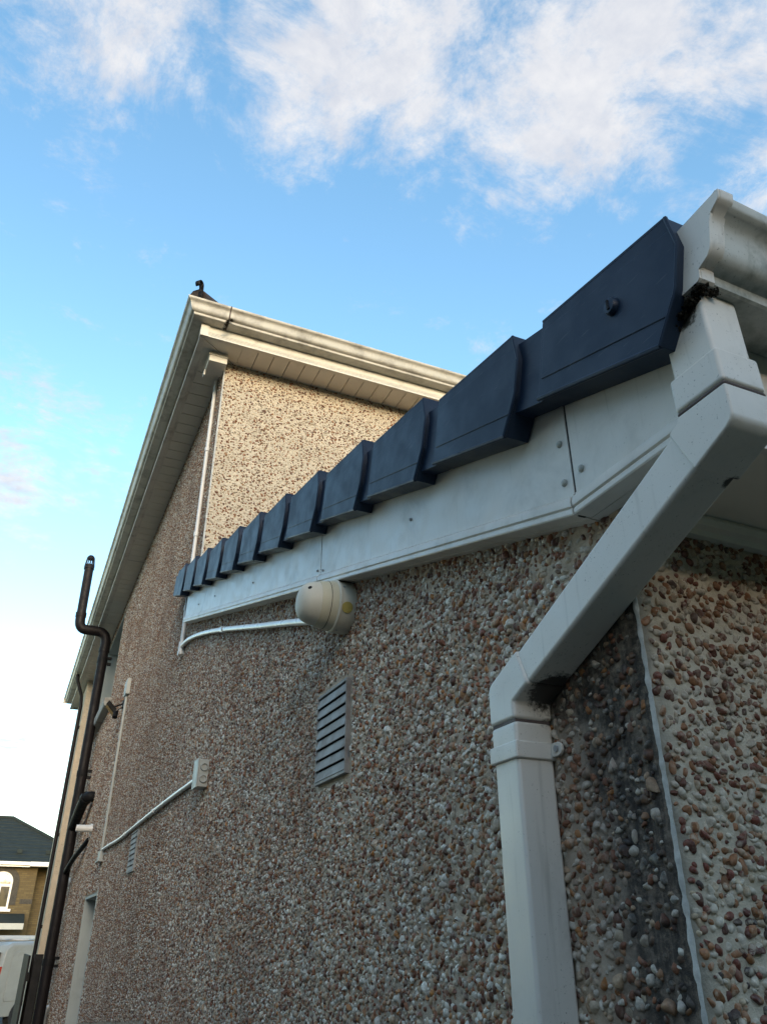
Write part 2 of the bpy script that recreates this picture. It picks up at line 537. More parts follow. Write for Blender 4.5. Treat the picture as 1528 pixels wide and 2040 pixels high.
def m_glass():
    t = NT('window_glass')
    t.b.inputs['Coat Weight'].default_value = 0.6
    t.b.inputs['Coat Roughness'].default_value = 0.03
    return t.done(t.mix(t.rng(t.noise(1.4, 3), 0.4, 0.6), (0.03, 0.035, 0.035), (0.12, 0.10, 0.06)), 0.06, 0.8)


M['glass'] = m_glass()


def m_ground(name, a, b, sc, rough=0.9):
    t = NT(name)
    col = t.mix(t.rng(t.noise(sc, 6, 0.65), 0.35, 0.68), a, b)
    t.bump(t.noise(60, 5, 0.7), 0.5, 0.004)
    return t.done(col, rough, 0.2)


M['concrete'] = m_ground('concrete', (0.11, 0.105, 0.095), (0.17, 0.16, 0.145), 2.0)
M['asphalt'] = m_ground('asphalt', (0.04, 0.04, 0.042), (0.065, 0.063, 0.06), 3.0)
M['grass'] = m_ground('grass_ground', (0.035, 0.055, 0.018), (0.06, 0.085, 0.03), 1.2)
M['black_timber'] = m_ground('black_timber', (0.010, 0.010, 0.011), (0.022, 0.021, 0.020), 8.0, 0.65)
M['bead'] = m_ground('bead_paint', (0.42, 0.41, 0.38), (0.60, 0.59, 0.55), 40.0, 0.8)

# ================================================================== mesh helpers


def W(p):
    """plan units -> metres"""
    return (p[0] * D, p[1] * D, p[2] * D + H)


class MB:
    def __init__(self):
        self.v, self.f = [], []

    def add(self, vs, fs):
        o = len(self.v)
        self.v += [tuple(map(float, p)) for p in vs]
        self.f += [tuple(i + o for i in q) for q in fs]
        return self

    def box(self, x0, x1, y0, y1, z0, z1):
        return self.add([(x0, y0, z0), (x1, y0, z0), (x1, y1, z0), (x0, y1, z0), (x0, y0, z1), (x1, y0, z1), (x1, y1, z1), (x0, y1, z1)],
                        [(0, 3, 2, 1), (4, 5, 6, 7), (0, 1, 5, 4), (1, 2, 6, 5), (2, 3, 7, 6), (3, 0, 4, 7)])

    def prism(self, poly, axis, a0, a1):
        """poly: 2-D points in the plane across axis; x -> (y,z), y -> (x,z), z -> (x,y)"""
        def at(p, a):
            return {'x': (a, p[0], p[1]), 'y': (p[0], a, p[1]), 'z': (p[0], p[1], a)}[axis]
        n = len(poly)
        vs = [at(p, a0) for p in poly] + [at(p, a1) for p in poly]
        fs = [tuple(range(n)), tuple(range(2 * n - 1, n - 1, -1))]
        for i in range(n):
            j = (i + 1) % n
            fs.append((i, i + n, j + n, j))
        return self.add(vs, fs)

    def tube(self, path, r, n=12, cap=True):
        path = [Vector(p) for p in path]
        rs = r if isinstance(r, (list, tuple)) else [r] * len(path)
        vs, fs = [], []
        u = None
        for i, p in enumerate(path):
            a = path[max(i - 1, 0)]
            b = path[min(i + 1, len(path) - 1)]
            t = (b - a).normalized()
            if u is None:
                u = t.cross(Vector((0, 0, 1)))
                if u.length < 1e-3:
                    u = t.cross(Vector((1, 0, 0)))
                u.normalize()
            else:
                u = (u - t * u.dot(t)).normalized()
            w = t.cross(u)
            for k in range(n):
                an = 2 * math.pi * k / n
                vs.append(p + (u * math.cos(an) + w * math.sin(an)) * rs[i])
        for i in range(len(path) - 1):
            for k in range(n):
                k2 = (k + 1) % n
                fs.append((i * n + k, i * n + k2, (i + 1) * n + k2, (i + 1) * n + k))
        if cap:
            fs.append(tuple(range(n - 1, -1, -1)))
            o = (len(path) - 1) * n
            fs.append(tuple(range(o, o + n)))
        return self.add(vs, fs)

    def sweep(self, prof, frames, cap=True):
        """prof: closed list of 2-D points; frames: list of functions (a,b)->xyz"""
        n = len(prof)
        vs, fs = [], []
        for fr in frames:
            vs += [fr(*p) for p in prof]
        for i in range(len(frames) - 1):
            for k in range(n):
                k2 = (k + 1) % n
                fs.append((i * n + k, i * n + k2, (i + 1) * n + k2, (i + 1) * n + k))
        if cap:
            fs.append(tuple(range(n - 1, -1, -1)))
            o = (len(frames) - 1) * n
            fs.append(tuple(range(o, o + n)))
        return self.add(vs, fs)

    def build(self, name, mat, parent=None, plan=True, bevel=0.0, seg=2, smooth=True, angle=40):
        me = bpy.data.meshes.new(name)
        vs = [W(p) for p in self.v] if plan else self.v
        off = Vector(parent.get('_w', (0, 0, 0))) if parent else Vector((0, 0, 0))
        vs = [tuple(Vector(p) - off) for p in vs]
        me.from_pydata(vs, [], self.f)
        bm = bmesh.new()
        bm.from_mesh(me)
        bmesh.ops.recalc_face_normals(bm, faces=bm.faces)
        bm.to_mesh(me)
        bm.free()
        me.materials.append(M[mat] if isinstance(mat, str) else mat)
        if smooth:
            me.polygons.foreach_set('use_smooth', [True] * len(me.polygons))
            me.set_sharp_from_angle(angle=R(angle))
        o = bpy.data.objects.new(name, me)
        COL.objects.link(o)
        if parent:
            o.parent = parent
        if bevel:
            b = o.modifiers.new('bevel', 'BEVEL')
            b.width = bevel
            b.segments = seg
            b.limit_method = 'ANGLE'
            b.angle_limit = R(30)
            b.harden_normals = False
            w = o.modifiers.new('normals', 'WEIGHTED_NORMAL')
            w.keep_sharp = False
        o['_w'] = tuple(off)
        return o


def tag(o, label, cat=None, group=None, kind=None):
    o['label'] = label
    if cat:
        o['category'] = cat
    if group:
        o['group'] = group
    if kind:
        o['kind'] = kind
    return o


def thing(name, label, cat, base, group=None, plan=True):
    o = bpy.data.objects.new(name, None)
    COL.objects.link(o)
    w = W(base) if plan else base
    o.location = w
    o['_w'] = tuple(w)
    o.empty_display_size = 0.1
    return tag(o, label, cat, group)


def curve_pts(pts, sub=6):
    """Catmull-Rom through pts"""
    P = [Vector(p) for p in pts]
    P = [P[0] * 2 - P[1]] + P + [P[-1] * 2 - P[-2]]
    out = []
    for i in range(1, len(P) - 2):
        for k in range(sub):
            t = k / sub
            a, b, c, d = P[i - 1:i + 3]
            out.append(0.5 * ((2 * b) + (c - a) * t + (2 * a - 5 * b + 4 * c - d) * t * t + (3 * b - a - 3 * c + d) * t ** 3))
    out.append(P[-2])
    return out


ZG = -H / D       # ground level in plan units
SL = 0.2975       # rise of the extension roof per unit run

# ================================================================== ground
g = MB().box(-600, 600, -600, 1200, -1.0, 0.0).build('ground', 'grass', plan=False, smooth=False)
tag(g, 'grassed ground around the houses', kind='structure')
g = MB().box(-8, 3.2, -3.0, 15.0, -0.2, 0.02).build('path', 'concrete', plan=False, smooth=False)
tag(g, 'concrete path along the side of the house', kind='structure')
g = MB().box(-60, 60, 19.0, 30.0, -0.2, 0.012).build('road', 'asphalt', plan=False, smooth=False)
tag(g, 'asphalt road in front of the house', kind='structure')

# ================================================================== pebbles
def ico(sub):
    bm = bmesh.new()
    bmesh.ops.create_icosphere(bm, subdivisions=sub, radius=1.0)
    v = np.array([p.co[:] for p in bm.verts])
    f = np.array([[q.index for q in p.verts] for p in bm.faces])
    bm.free()
    return v, f


ICO1, ICO2 = ico(1), ico(2)
OCTA = (np.array([(1, 0, 0), (-1, 0, 0), (0, 1, 0), (0, -1, 0), (0, 0, 1), (0, 0, -1)], float) * 1.12,
        np.array([(0, 2, 4), (2, 1, 4), (1, 3, 4), (3, 0, 4), (2, 0, 5), (1, 2, 5), (3, 1, 5), (0, 3, 5)]))


def stones(centers, radii, normal_axis, base, seed):
    """one array of squashed, chipped stones; returns verts, faces"""
    r = np.random.default_rng(seed)
    bv, bf = base
    n, k = len(centers), len(bv)
    # chip the sphere with random planes so that the stones look broken, not round
    P = np.repeat(bv[None], n, 0)
    for _ in range(6):
        d = r.normal(size=(n, 3))
        d /= np.linalg.norm(d, axis=1, keepdims=True)
        h = r.uniform(0.45, 0.95, (n, 1))
        t = np.einsum('nkc,nc->nk', P, d)
        over = np.clip(t - h, 0, None)
        P = P - over[..., None] * d[:, None, :]
    P *= r.uniform(0.96, 1.04, (n, k, 1)) * 1.08
    sc = np.stack([r.uniform(0.72, 1.0, n), r.uniform(0.70, 1.05, n), r.uniform(0.85, 1.45, n)], 1)
    P = P * sc[:, None, :]
    # random tilt about all axes, mostly about the wall normal
    ang = r.uniform(-math.pi, math.pi, n)
    ca, sa = np.cos(ang), np.sin(ang)
    a, b = P[..., 1] * ca[:, None] - P[..., 2] * sa[:, None], P[..., 1] * sa[:, None] + P[..., 2] * ca[:, None]
    P = np.stack([P[..., 0], a, b], -1)
    tl = r.normal(0, 0.35, n)
    ct, st = np.cos(tl), np.sin(tl)
    a, b = P[..., 0] * ct[:, None] - P[..., 2] * st[:, None], P[..., 0] * st[:, None] + P[..., 2] * ct[:, None]
    P = np.stack([a, P[..., 1], b], -1)
    P = P * radii[:, None, None]
    if normal_axis == 'y':
        P = np.stack([P[..., 1], P[..., 0], P[..., 2]], -1)
    P = P + centers[:, None, :]
    F = bf[None] + (np.arange(n) * k)[:, None, None]
    return P, F


def np_mesh(name, P, F, mat, parent, sharp=False):
    me = bpy.data.meshes.new(name)
    v = P.reshape(-1, 3) - np.array(parent['_w'])
    f = F.reshape(-1, 3)
    me.vertices.add(len(v))
    me.vertices.foreach_set('co', v.astype(np.float32).ravel())
    me.loops.add(f.size)
    me.loops.foreach_set('vertex_index', f.astype(np.int32).ravel())
    me.polygons.add(len(f))
    me.polygons.foreach_set('loop_start', np.arange(0, f.size, 3, dtype=np.int32))
    me.polygons.foreach_set('loop_total', np.full(len(f), 3, dtype=np.int32))
    me.polygons.foreach_set('use_smooth', np.ones(len(f), dtype=bool))
    me.update(calc_edges=True)
    if sharp:
        me.set_sharp_from_angle(angle=R(58))
    me.materials.append(M[mat])
    o = bpy.data.objects.new(name, me)
    COL.objects.link(o)
    o.parent = parent
    return o


def scatter(u0, u1, z0f, z1f, cell, keepf, seed):
    """jittered grid over a wall: u along the wall, z up, metres; keepf(u,z)->probability"""
    r = np.random.default_rng(seed)
    us = np.arange(u0, u1, cell)
    out = []
    for i, u in enumerate(us):
        a, b = z0f(u), z1f(u)
        zs = np.arange(a, b, cell) + (i % 2) * cell * 0.5
        uu = u + r.uniform(-0.42, 0.42, len(zs)) * cell
        zz = zs + r.uniform(-0.42, 0.42, len(zs)) * cell
        out.append(np.stack([uu, zz], 1))
    P = np.concatenate(out)
    keep = r.uniform(size=len(P)) < keepf(P[:, 0], P[:, 1])
    return P[keep]


# ================================================================== extension
XV, XB, XW = 0.875, 0.945, 1.0         # verge face, barge board face, wall face
YC = 1.074                              # rear corner of the extension
YH = 6.03                               # rear corner of the main house
XE = 5.0                                # far side of the extension


def barge_bottom(y):
    return 0.774 + SL * (y - 1.17)


ext = thing('extension', 'low pebbledashed rear extension with dark verge tiles and white barge board', 'building', (1.5, 3.0, ZG))

wall = MB()
wall.prism([(YC + 0.004, ZG), (YH, ZG), (YH, barge_bottom(YH) + 0.2), (1.3, barge_bottom(1.3) + 0.2), (YC + 0.004, 0.78)], 'x', XW, 1.35)
side_wall = wall.build('side_wall', 'render_side', ext, smooth=False)
rear_wall = MB().box(XW + 0.004, XE, YC, 1.35, ZG, 0.80).build('rear_wall', 'render_rear', ext, smooth=False)
MB().box(XE - 0.3, XE, 1.36, YH, ZG, 0.80).build('far_wall', 'render_side', ext, smooth=False)
MB().prism([(1.36, 0.80), (1.36, 0.86), (YH, 0.86 + SL * (YH - 1.36)), (YH, 0.80)], 'x', XE - 0.3, XE).build('gable_infill', 'render_side', ext, smooth=False)

# painted bead down the corner, broken in places
bd = MB()
random.seed(3)
zs_ = np.arange(ZG + 0.02, 0.72, 0.006)
wn = np.convolve(rng.normal(size=len(zs_) + 8), np.ones(3) / 2, 'same')[4:-4]
jn = np.convolve(rng.normal(size=len(zs_) + 40), np.ones(25) / 25, 'same')[20:-20]
ring_n, vs, fs = 5, [], []
for z_, a_, j_ in zip(zs_, wn, jn):
    w = max(0.0006, 0.0027 + 0.0010 * a_)
    j = 0.0012 * j_
    vs += [(XW - w * 0.75 + j, YC + w * 0.9, z_), (XW - w * 0.8 + j, YC - 0.002, z_), (XW + j, YC - 0.006, z_), (XW + w * 0.9 + j, YC - 0.005, z_), (XW + w + j, YC + 0.004, z_)]
for i in range(len(zs_) - 1):
    for k in range(ring_n):
        k2 = (k + 1) % ring_n
        fs.append((i * ring_n + k, i * ring_n + k2, (i + 1) * ring_n + k2, (i + 1) * ring_n + k))
bd.add(vs, fs)
bd.build('corner_bead', 'bead', ext)

# ---- stones on the side wall
VENT = (2.53 * D, 2.87 * D, 0.478 * D + H, 0.838 * D + H)


def side_keep(u, z):
    p = np.full(len(u), 0.93)
    p[u < 1.40 * D] = 0.66
    near_bead = u < 1.20 * D
    p[near_bead] = 0.45
    p[u < YC * D + 0.012] = 0.0
    inv = (u > VENT[0] - 0.006) & (u < VENT[1] + 0.006) & (z > VENT[2] - 0.006) & (z < VENT[3] + 0.006)
    p[inv] = 0
    # bald patches of render
    bald = np.sin(u * 23.0 + 1.7 * np.sin(z * 19.0)) * np.sin(z * 27.0 + 1.3 * np.sin(u * 31.0)) > 0.80
    p[bald] *= 0.45
    return p


def z_top_side(u):
    return barge_bottom(max(u / D, 1.17)) * D + H + 0.004


CELL = 0.0094
sp = scatter(YC * D, (YH + 0.02) * D, lambda u: H - 0.14 * D - 0.062 * u - 0.16, z_top_side, CELL, side_keep, 21)
rad = rng.uniform(0.0039, 0.0069, len(sp)) * np.where(rng.uniform(size=len(sp)) < 0.14, 1.4, 1.0)
rad *= np.where(sp[:, 0] < 1.38 * D, 0.95, 1.0)
cx = XW * D + rad * rng.uniform(-0.12, 0.38, len(sp))
C = np.stack([cx, sp[:, 0], sp[:, 1]], 1)
# smaller chips between the stones
fp = scatter(YC * D, 2.3, lambda u: H - 0.14 * D - 0.062 * u - 0.05, z_top_side, 0.0085, lambda u, z: side_keep(u, z) * 0.35, 23)
fr_ = rng.uniform(0.0022, 0.0040, len(fp))
C = np.concatenate([C, np.stack([XW * D + fr_ * rng.uniform(-0.3, 0.2, len(fp)), fp[:, 0], fp[:, 1]], 1)])
rad = np.concatenate([rad, fr_])
sp = np.concatenate([sp, fp])

# ---- stones on the rear wall
rp = scatter((XW + 0.02) * D, 2.3 * D, lambda u: H - 0.42 * D, lambda u: 0.775 * D + H, 0.0115,
             lambda u, z: np.where(u < 1.03 * D, 0.6, 0.95), 22)
rrad = rng.uniform(0.0040, 0.0074, len(rp))
RC = np.stack([rp[:, 0], YC * D + rrad * rng.uniform(-0.18, 0.35, len(rp)), rp[:, 1]], 1)
fp = scatter((XW + 0.02) * D, 1.6 * D, lambda u: H - 0.30 * D, lambda u: 0.775 * D + H, 0.0095, lambda u, z: u * 0 + 0.38, 24)
fr_ = rng.uniform(0.0022, 0.0040, len(fp))
RC = np.concatenate([RC, np.stack([fp[:, 0], YC * D + fr_ * rng.uniform(-0.3, 0.2, len(fp)), fp[:, 1]], 1)])
rrad = np.concatenate([rrad, fr_])
rp = np.concatenate([rp, fp])


def split_stones(wall_obj, C, rad, axis, mat, n_single, seed, near):
    """the stones that show largest are single objects, the rest one joined part"""
    dist = np.linalg.norm(C - np.array([0, 0, H]), axis=1)
    vis = (C[:, 2] > H - 0.12 * D) & near
    score = np.where(vis, rad / dist, 0)
    order = np.argsort(-score)
    single = order[:n_single]
    rest = np.ones(len(C), bool)
    rest[single] = False
    nearm = rest & (dist < 1.38)
    farm = rest & ~nearm
    Ps, Fs, o = [], [], 0
    for msk, base, sd in ((nearm, ICO2, seed), (farm, ICO1, seed + 1)):
        if not msk.any():
            continue
        P, F = stones(C[msk], rad[msk], axis, base, sd)
        Ps.append(P.reshape(-1, 3))
        Fs.append(F.reshape(-1, 3) + o)
        o += P.shape[0] * P.shape[1]
    st = np_mesh('pebbles', np.concatenate(Ps), np.concatenate(Fs), mat, wall_obj, True)
    tag(st, 'small stones of the pebbledash', kind='stuff')
    # shared shapes for the single stones
    shapes = []
    for k in range(12):
        P, F = stones(np.zeros((1, 3)), np.ones(1), axis, ICO2, seed + 100 + k)
        tmp = np_mesh('pebble', P, F, mat, wall_obj, True)
        tmp.data.vertices.foreach_set('co', P.reshape(-1, 3).astype(np.float32).ravel())
        shapes.append(tmp.data)
        bpy.data.objects.remove(tmp)
    off = np.array(wall_obj['_w'])
    rs = random.Random(seed)
    for i in single:
        ob = bpy.data.objects.new('pebble', rs.choice(shapes))
        ob.location = C[i] - off
        ob.scale = (rad[i],) * 3
        a = rs.uniform(-3.14, 3.14)
        ob.rotation_euler = (a, 0, 0) if axis == 'x' else (0, a, 0)
        ob.parent = wall_obj
        COL.objects.link(ob)


split_stones(side_wall, C, rad, 'x', 'pebble_side', 300, 31, ~((sp[:, 0] > 1.33 * D) & (sp[:, 0] < 1.6 * D)))
split_stones(rear_wall, RC, rrad, 'y', 'pebble_rear', 300, 41, (rp[:, 0] < 1.36 * D))

# ---- barge board along the verge, with its moulded lower rail
def barge_piece(y0, y1, slope, name, zoff=0.0, tall=0.42):
    zb = lambda y: 0.770 + (SL * (y - 1.136) if slope else 0.0) + zoff
    face, rail = MB(), MB()
    # board
    face.prism([(y0, zb(y0) + 0.004), (y1, zb(y1) + 0.004), (y1, zb(y1) + tall), (y0, zb(y0) + tall)], 'x', XB, XB + 0.020)
    o = face.build(name, 'barge_pvc', ext, bevel=0.001)
    # ovolo rail: rounded roll, quirk and flat lower lip
    prof = [(XB + 0.03, 0.0), (XB - 0.010, 0.0), (XB - 0.012, 0.003), (XB - 0.012, 0.012), (XB - 0.010, 0.016), (XB - 0.014, 0.020), (XB - 0.015, 0.030),
            (XB - 0.012, 0.040), (XB - 0.006, 0.046), (XB - 0.003, 0.048), (XB - 0.003, 0.053), (XB + 0.03, 0.053)]
    rail.sweep(prof, [(lambda a, b, y=y: (a, y, zb(y) + b)) for y in (y0, y1)])
    rail.build('moulding', 'barge_pvc', o, angle=25)
    # underside closing board back to the wall
    MB().prism([(y0, zb(y0) - 0.001), (y1, zb(y1) - 0.001), (y1, zb(y1) + 0.006), (y0, zb(y0) + 0.006)], 'x', XB + 0.031, XW + 0.002).build('return_strip', 'barge_pvc', o)
    return o


barge_piece(1.138, 2.762, True, 'barge_board')
barge_piece(2.768, 6.115, True, 'barge_board')
barge_piece(0.800, 1.132, False, 'barge_board', 0, 0.36)
# dark joint strips behind the two butt joints
MB().prism([(1.1315, 0.77), (1.1385, 0.77), (1.1385, 1.14), (1.1315, 1.14)], 'x', XB + 0.0015, XB + 0.018).build('joint_strip', 'dark_joint', ext)
zj = 0.770 + SL * (2.765 - 1.136)
MB().prism([(2.7615, zj), (2.7685, zj), (2.7685, zj + 0.40), (2.7615, zj + 0.40)], 'x', XB + 0.0015, XB + 0.018).build('joint_strip', 'dark_joint', ext)


def nail(y, z, big=True, mat='clean_pvc'):
    r = 0.0085 if big else 0.0055
    m = MB()
    prof = [(0.0, r), (0.003, r), (0.006, r * 0.7), (0.0075, 0.0001)]
    n = 10
    vs, fs = [], []
    for dx, rr in prof:
        for k in range(n):
            a = 2 * math.pi * k / n
            vs.append((XB - dx, y + rr * math.cos(a), z + rr * math.sin(a)))
    for i in range(len(prof) - 1):
        for k in range(n):
            k2 = (k + 1) % n
            fs.append((i * n + k, i * n + k2, (i + 1) * n + k2, (i + 1) * n + k))
    m.add(vs, fs)
    return m.build('nail_cap', mat, ext)


for (y, z, b, mt) in ((1.165, 0.865, 1, 'grey_plastic'), (1.105, 0.868, 1, 'grey_plastic'), (1.165, 0.965, 1, 'grey_plastic'), (1.92, 1.145, 0, 'steel'),
                      (2.80, 1.335, 0, 'steel'), (2.735, 1.31, 0, 'steel'), (3.9, 1.72, 0, 'steel'), (4.95, 2.04, 0, 'steel'), (5.55, 2.20, 0, 'steel')):
    nail(y, z, b, mt)

# ---- rear fascia, soffit and wall trim of the box eave
MB().box(XB + 0.022, XE + 0.1, 0.785, 0.802, 0.764, 1.10).build('fascia', 'barge_pvc', ext, bevel=0.001)
MB().box(XB + 0.022, XE + 0.1, 0.804, 1.072, 0.774, 0.784).build('soffit', 'soffit_pvc', ext)
MB().prism([(1.072, 0.772), (1.030, 0.772), (1.028, 0.764), (1.036, 0.752), (1.050, 0.748), (1.056, 0.738), (1.072, 0.736)], 'x', XW + 0.03, XE).build('wall_trim', 'soffit_pvc', ext)
MB().box(XB + 0.023, XW + 0.03, 0.804, 1.17, 0.785, 0.95).build('box_end', 'soffit_pvc', ext, smooth=False)

# ---- roof: tile courses under the verge units
roof = MB()
roof.prism([(0.80, 0.93), (YH, 0.93 + SL * (YH - 0.80)), (YH, 1.06 + SL * (YH - 0.80)), (0.80, 1.06)], 'x', XB + 0.03, XE + 0.12)
roof_o = roof.build('roof', 'dark_joint', ext, smooth=False)
PITCH, NV = 0.477, 12
Y0, Z0 = 1.2007 - PITCH, 1.279 - PITCH * 0.298
RISE = PITCH * 0.298
tile0 = None
for i in range(NV):
    y, z = Y0 + i * PITCH, Z0 + i * RISE
    if tile0 is None:
        t_ = MB()
        t_.prism([(y + 0.012, z - 0.045), (y + 0.012, z - 0.016), (y + 0.60, z + 0.080), (y + 0.60, z + 0.058)], 'x', XV + 0.03, XE + 0.1)
        tile0 = t_.build('tile_course', 'roof_tile', roof_o)
    else:
        c = tile0.copy()
        c.parent = roof_o
        c.location = (0, i * PITCH * D, i * RISE * D)
        COL.objects.link(c)


# ---- dry verge units: raised tapered panel, recessed tail under the next one, closed underside
def verge_meshes():
    near = [(0.000, 0.000), (-0.012, -0.080), (0.013, -0.165), (0.020, -0.178), (0.076, -0.252)]
    far = [(0.446, -0.116), (0.396, 0.070)]
    panel = near + far
    body = MB()
    body.prism(panel, 'x', 0.0, 0.066)
    # proud middle field between two fine lines
    def lerp(a, b, t):
        return (a[0] + (b[0] - a[0]) * t, a[1] + (b[1] - a[1]) * t)
    a0 = (-0.0035, -0.034)
    a1 = lerp((0.396, 0.070), (0.446, -0.116), 0.14)
    b0 = lerp((0.018, -0.172), (0.076, -0.252), 0.42)
    b1 = lerp((0.396, 0.070), (0.446, -0.116), 0.78)
    field = MB()
    field.prism([(a0[0] + 0.001, a0[1]), (-0.008, -0.080), (0.017, -0.165), (0.024, -0.178), (b0[0] + 0.004, b0[1]), (b1[0] - 0.012, b1[1]), (a1[0] - 0.012, a1[1])], 'x', -0.0022, 0.001)
    tail = MB()
    tail.prism([(0.30, 0.044), (0.30, -0.165), (0.42, -0.124), (0.47, -0.110), (0.62, -0.056), (0.575, 0.121)], 'x', 0.012, 0.062)
    # rolled near lip
    lip = MB()
    pts = [(-0.002, y - 0.001, z) for y, z in near]
    lip.tube(pts, 0.0045, 6)
    low = MB()
    low.tube([(0.002, 0.076, -0.250), (0.002, 0.446, -0.114)], 0.006, 8)
    top = MB()
    top.prism([(0.002, 0.001), (0.004, 0.010), (0.398, 0.080), (0.397, 0.071)], 'x', 0.001, 0.17)
    return body, field, tail, lip, low, top


vp = verge_meshes()
names = ('panel', 'raised_field', 'tail', 'end_lip', 'lower_roll', 'top_flange')


def verge_unit(i, meshes):
    y, z = Y0 + i * PITCH, Z0 + i * RISE
    if i == 0:
        y, z = y - 0.024, z + 0.022
    if meshes is None:
        parts = []
        ref = bpy.data.objects.new('verge_unit', None)
        for m, nm in zip(vp, names):
            m.v = [(a * D, b * 0.972 * D, c * 0.972 * D) for a, b, c in m.v]
            o = m.build(nm, 'verge', None, plan=False, bevel=0.0011 if nm in ('panel', 'tail', 'raised_field', 'top_flange') else 0, seg=2)
            parts.append(o)
        meshes = parts
        bpy.data.objects.remove(ref)
    # panel is the unit itself, its details are its sub-parts
    out = []
    for k, p in enumerate(meshes):
        o = p if i == 0 else p.copy()
        if i:
            COL.objects.link(o)
        out.append(o)
    u = out[0]
    u.name = 'verge_unit'
    u.parent = ext
    jit = Vector(((random.random() - 0.5) * 0.002, 0, (random.random() - 0.5) * 0.003)) if i else Vector((0, 0, 0))
    u.location = Vector(W((XV, y, z))) - Vector(ext['_w']) + jit
    for o in out[1:]:
        o.parent = u
        o.location = (0, 0, 0)
    return meshes


random.seed(5)
ms = None
for i in range(NV):
    ms = verge_unit(i, ms)
# end cap closing the uppermost unit
yE, zE = Y0 + NV * PITCH - 0.09, Z0 + NV * RISE - 0.02
MB().prism([(yE - 0.02, zE - 0.02), (yE - 0.02, zE - 0.25), (yE + 0.05, zE - 0.235), (yE + 0.07, zE - 0.10), (yE + 0.05, zE + 0.0)], 'x', XV + 0.012, XV + 0.10).build('verge_end_cap', 'verge', ext, bevel=0.001)
# hooded fixing on the lowest unit
STY, STZ = 0.863, 1.083
fx = MB()
n = 14
vs, fs = [], []
for (dx, rr) in ((0.0, 0.017), (0.007, 0.017), (0.012, 0.014), (0.014, 0.0001)):
    for k in range(n):
        a = 2 * math.pi * k / n
        vs.append((XV - 0.002 - dx, STY + rr * math.cos(a), STZ + 1.15 * rr * math.sin(a)))
for i in range(3):
    for k in range(n):
        k2 = (k + 1) % n
        fs.append((i * n + k, i * n + k2, (i + 1) * n + k2, (i + 1) * n + k))
fx.add(vs, fs)
fix = fx.build('verge_fixing', 'verge', ext)
MB().box(XV - 0.0175, XV - 0.012, STY - 0.0025, STY + 0.0025, STZ - 0.010, STZ + 0.012).build('slot', 'black_plastic', fix)

# ================================================================== ogee gutters
OGEE = [(0.0, 0.0), (0.100, 0.0), (0.105, 0.004), (0.106, 0.014), (0.108, 0.022), (0.118, 0.026), (0.130, 0.031), (0.139, 0.042), (0.143, 0.055),
        (0.147, 0.072), (0.151, 0.090), (0.158, 0.103), (0.170, 0.111), (0.178, 0.116), (0.181, 0.122), (0.183, 0.135)]
INNER = [(0.176, 0.135), (0.174, 0.121), (0.160, 0.112), (0.146, 0.098), (0.137, 0.06), (0.128, 0.040), (0.108, 0.034), (0.098, 0.008), (0.006, 0.007), (0.006, 0.125), (0.0, 0.125)]
GPROF = OGEE + INNER
YF, ZGU = 0.785, 0.993
XG = 0.89
gut = thing('gutter', 'grimy white ogee gutter along the eave of the rear extension', 'gutter', (2.5, 0.7, 0.99))


def gut_frame(x, tw):
    # the trough leans out a little away from its end
    return lambda a, b, x=x, tw=tw: (x, YF - a - 0.002, ZGU + b - tw * (a / 0.18) * 0.03)


MB().sweep(GPROF, [gut_frame(x, min((x - XG) / 0.5, 2.0)) for x in (XG + 0.030, XG + 0.2, XG + 0.5, XG + 1.0, XE + 0.15)]).build('trough', 'grimy_gutter', gut, angle=35)
cap = MB()
capp = [(a + (0.004 if a > 0.05 else -0.0), b + (0.002 if b > 0.1 else -0.003)) for a, b in OGEE] + [(0.0, 0.130)]
cap.sweep(capp, [gut_frame(x, 0) for x in (XG, XG + 0.005)])
cap.build('end_cap', 'white_pvc', gut, angle=35)
rim = MB()
rin = [(a - 0.010 if a > 0.02 else a + 0.004, b) for a, b in INNER]
rim.sweep([(a + (0.005 if a > 0.05 else 0), b - (0.004 if b < 0.02 else -0.002)) for a, b in OGEE] + INNER, [gut_frame(x, 0) for x in (XG + 0.005, XG + 0.034)])
rim.build('end_collar', 'white_pvc', gut, angle=35)
# bent clip tab sticking up at the lip
MB().prism([(YF - 0.187, ZGU + 0.128), (YF - 0.184, ZGU + 0.140), (YF - 0.150, ZGU + 0.132), (YF - 0.146, ZGU + 0.122), (YF - 0.153, ZGU + 0.126)], 'x', XG + 0.001, XG + 0.030).build('lip_tab', 'grimy_gutter', gut)


def moss_clump(name, label, pts, seed, group='black moss clumps on the gutters'):
    r = np.random.default_rng(seed)
    pts = [(*p[:4], p[4] * 3) for p in pts]
    Pc = np.array([W(p[:3]) for p in pts for _ in range(p[4])])
    sp_ = np.array([p[3] * D for p in pts for _ in range(p[4])])
    Pc = Pc + r.normal(size=Pc.shape) * sp_[:, None] * np.array([0.6, 0.6, 0.45])
    rad_ = r.uniform(0.0008, 0.0026, len(Pc))
    root = Pc.mean(0)
    P, F = stones(Pc, rad_, 'x', ICO1, seed)
    d = {'_w': (0, 0, 0)}
    me_o = bpy.data.meshes.new(name)
    me_o.from_pydata([tuple(v) for v in (P.reshape(-1, 3) - root)], [], [tuple(map(int, q)) for q in F.reshape(-1, 3)])
    me_o.materials.append(M['moss'])
    o = bpy.data.objects.new(name, me_o)
    o.location = root
    COL.objects.link(o)
    return tag(o, label, 'moss', group)


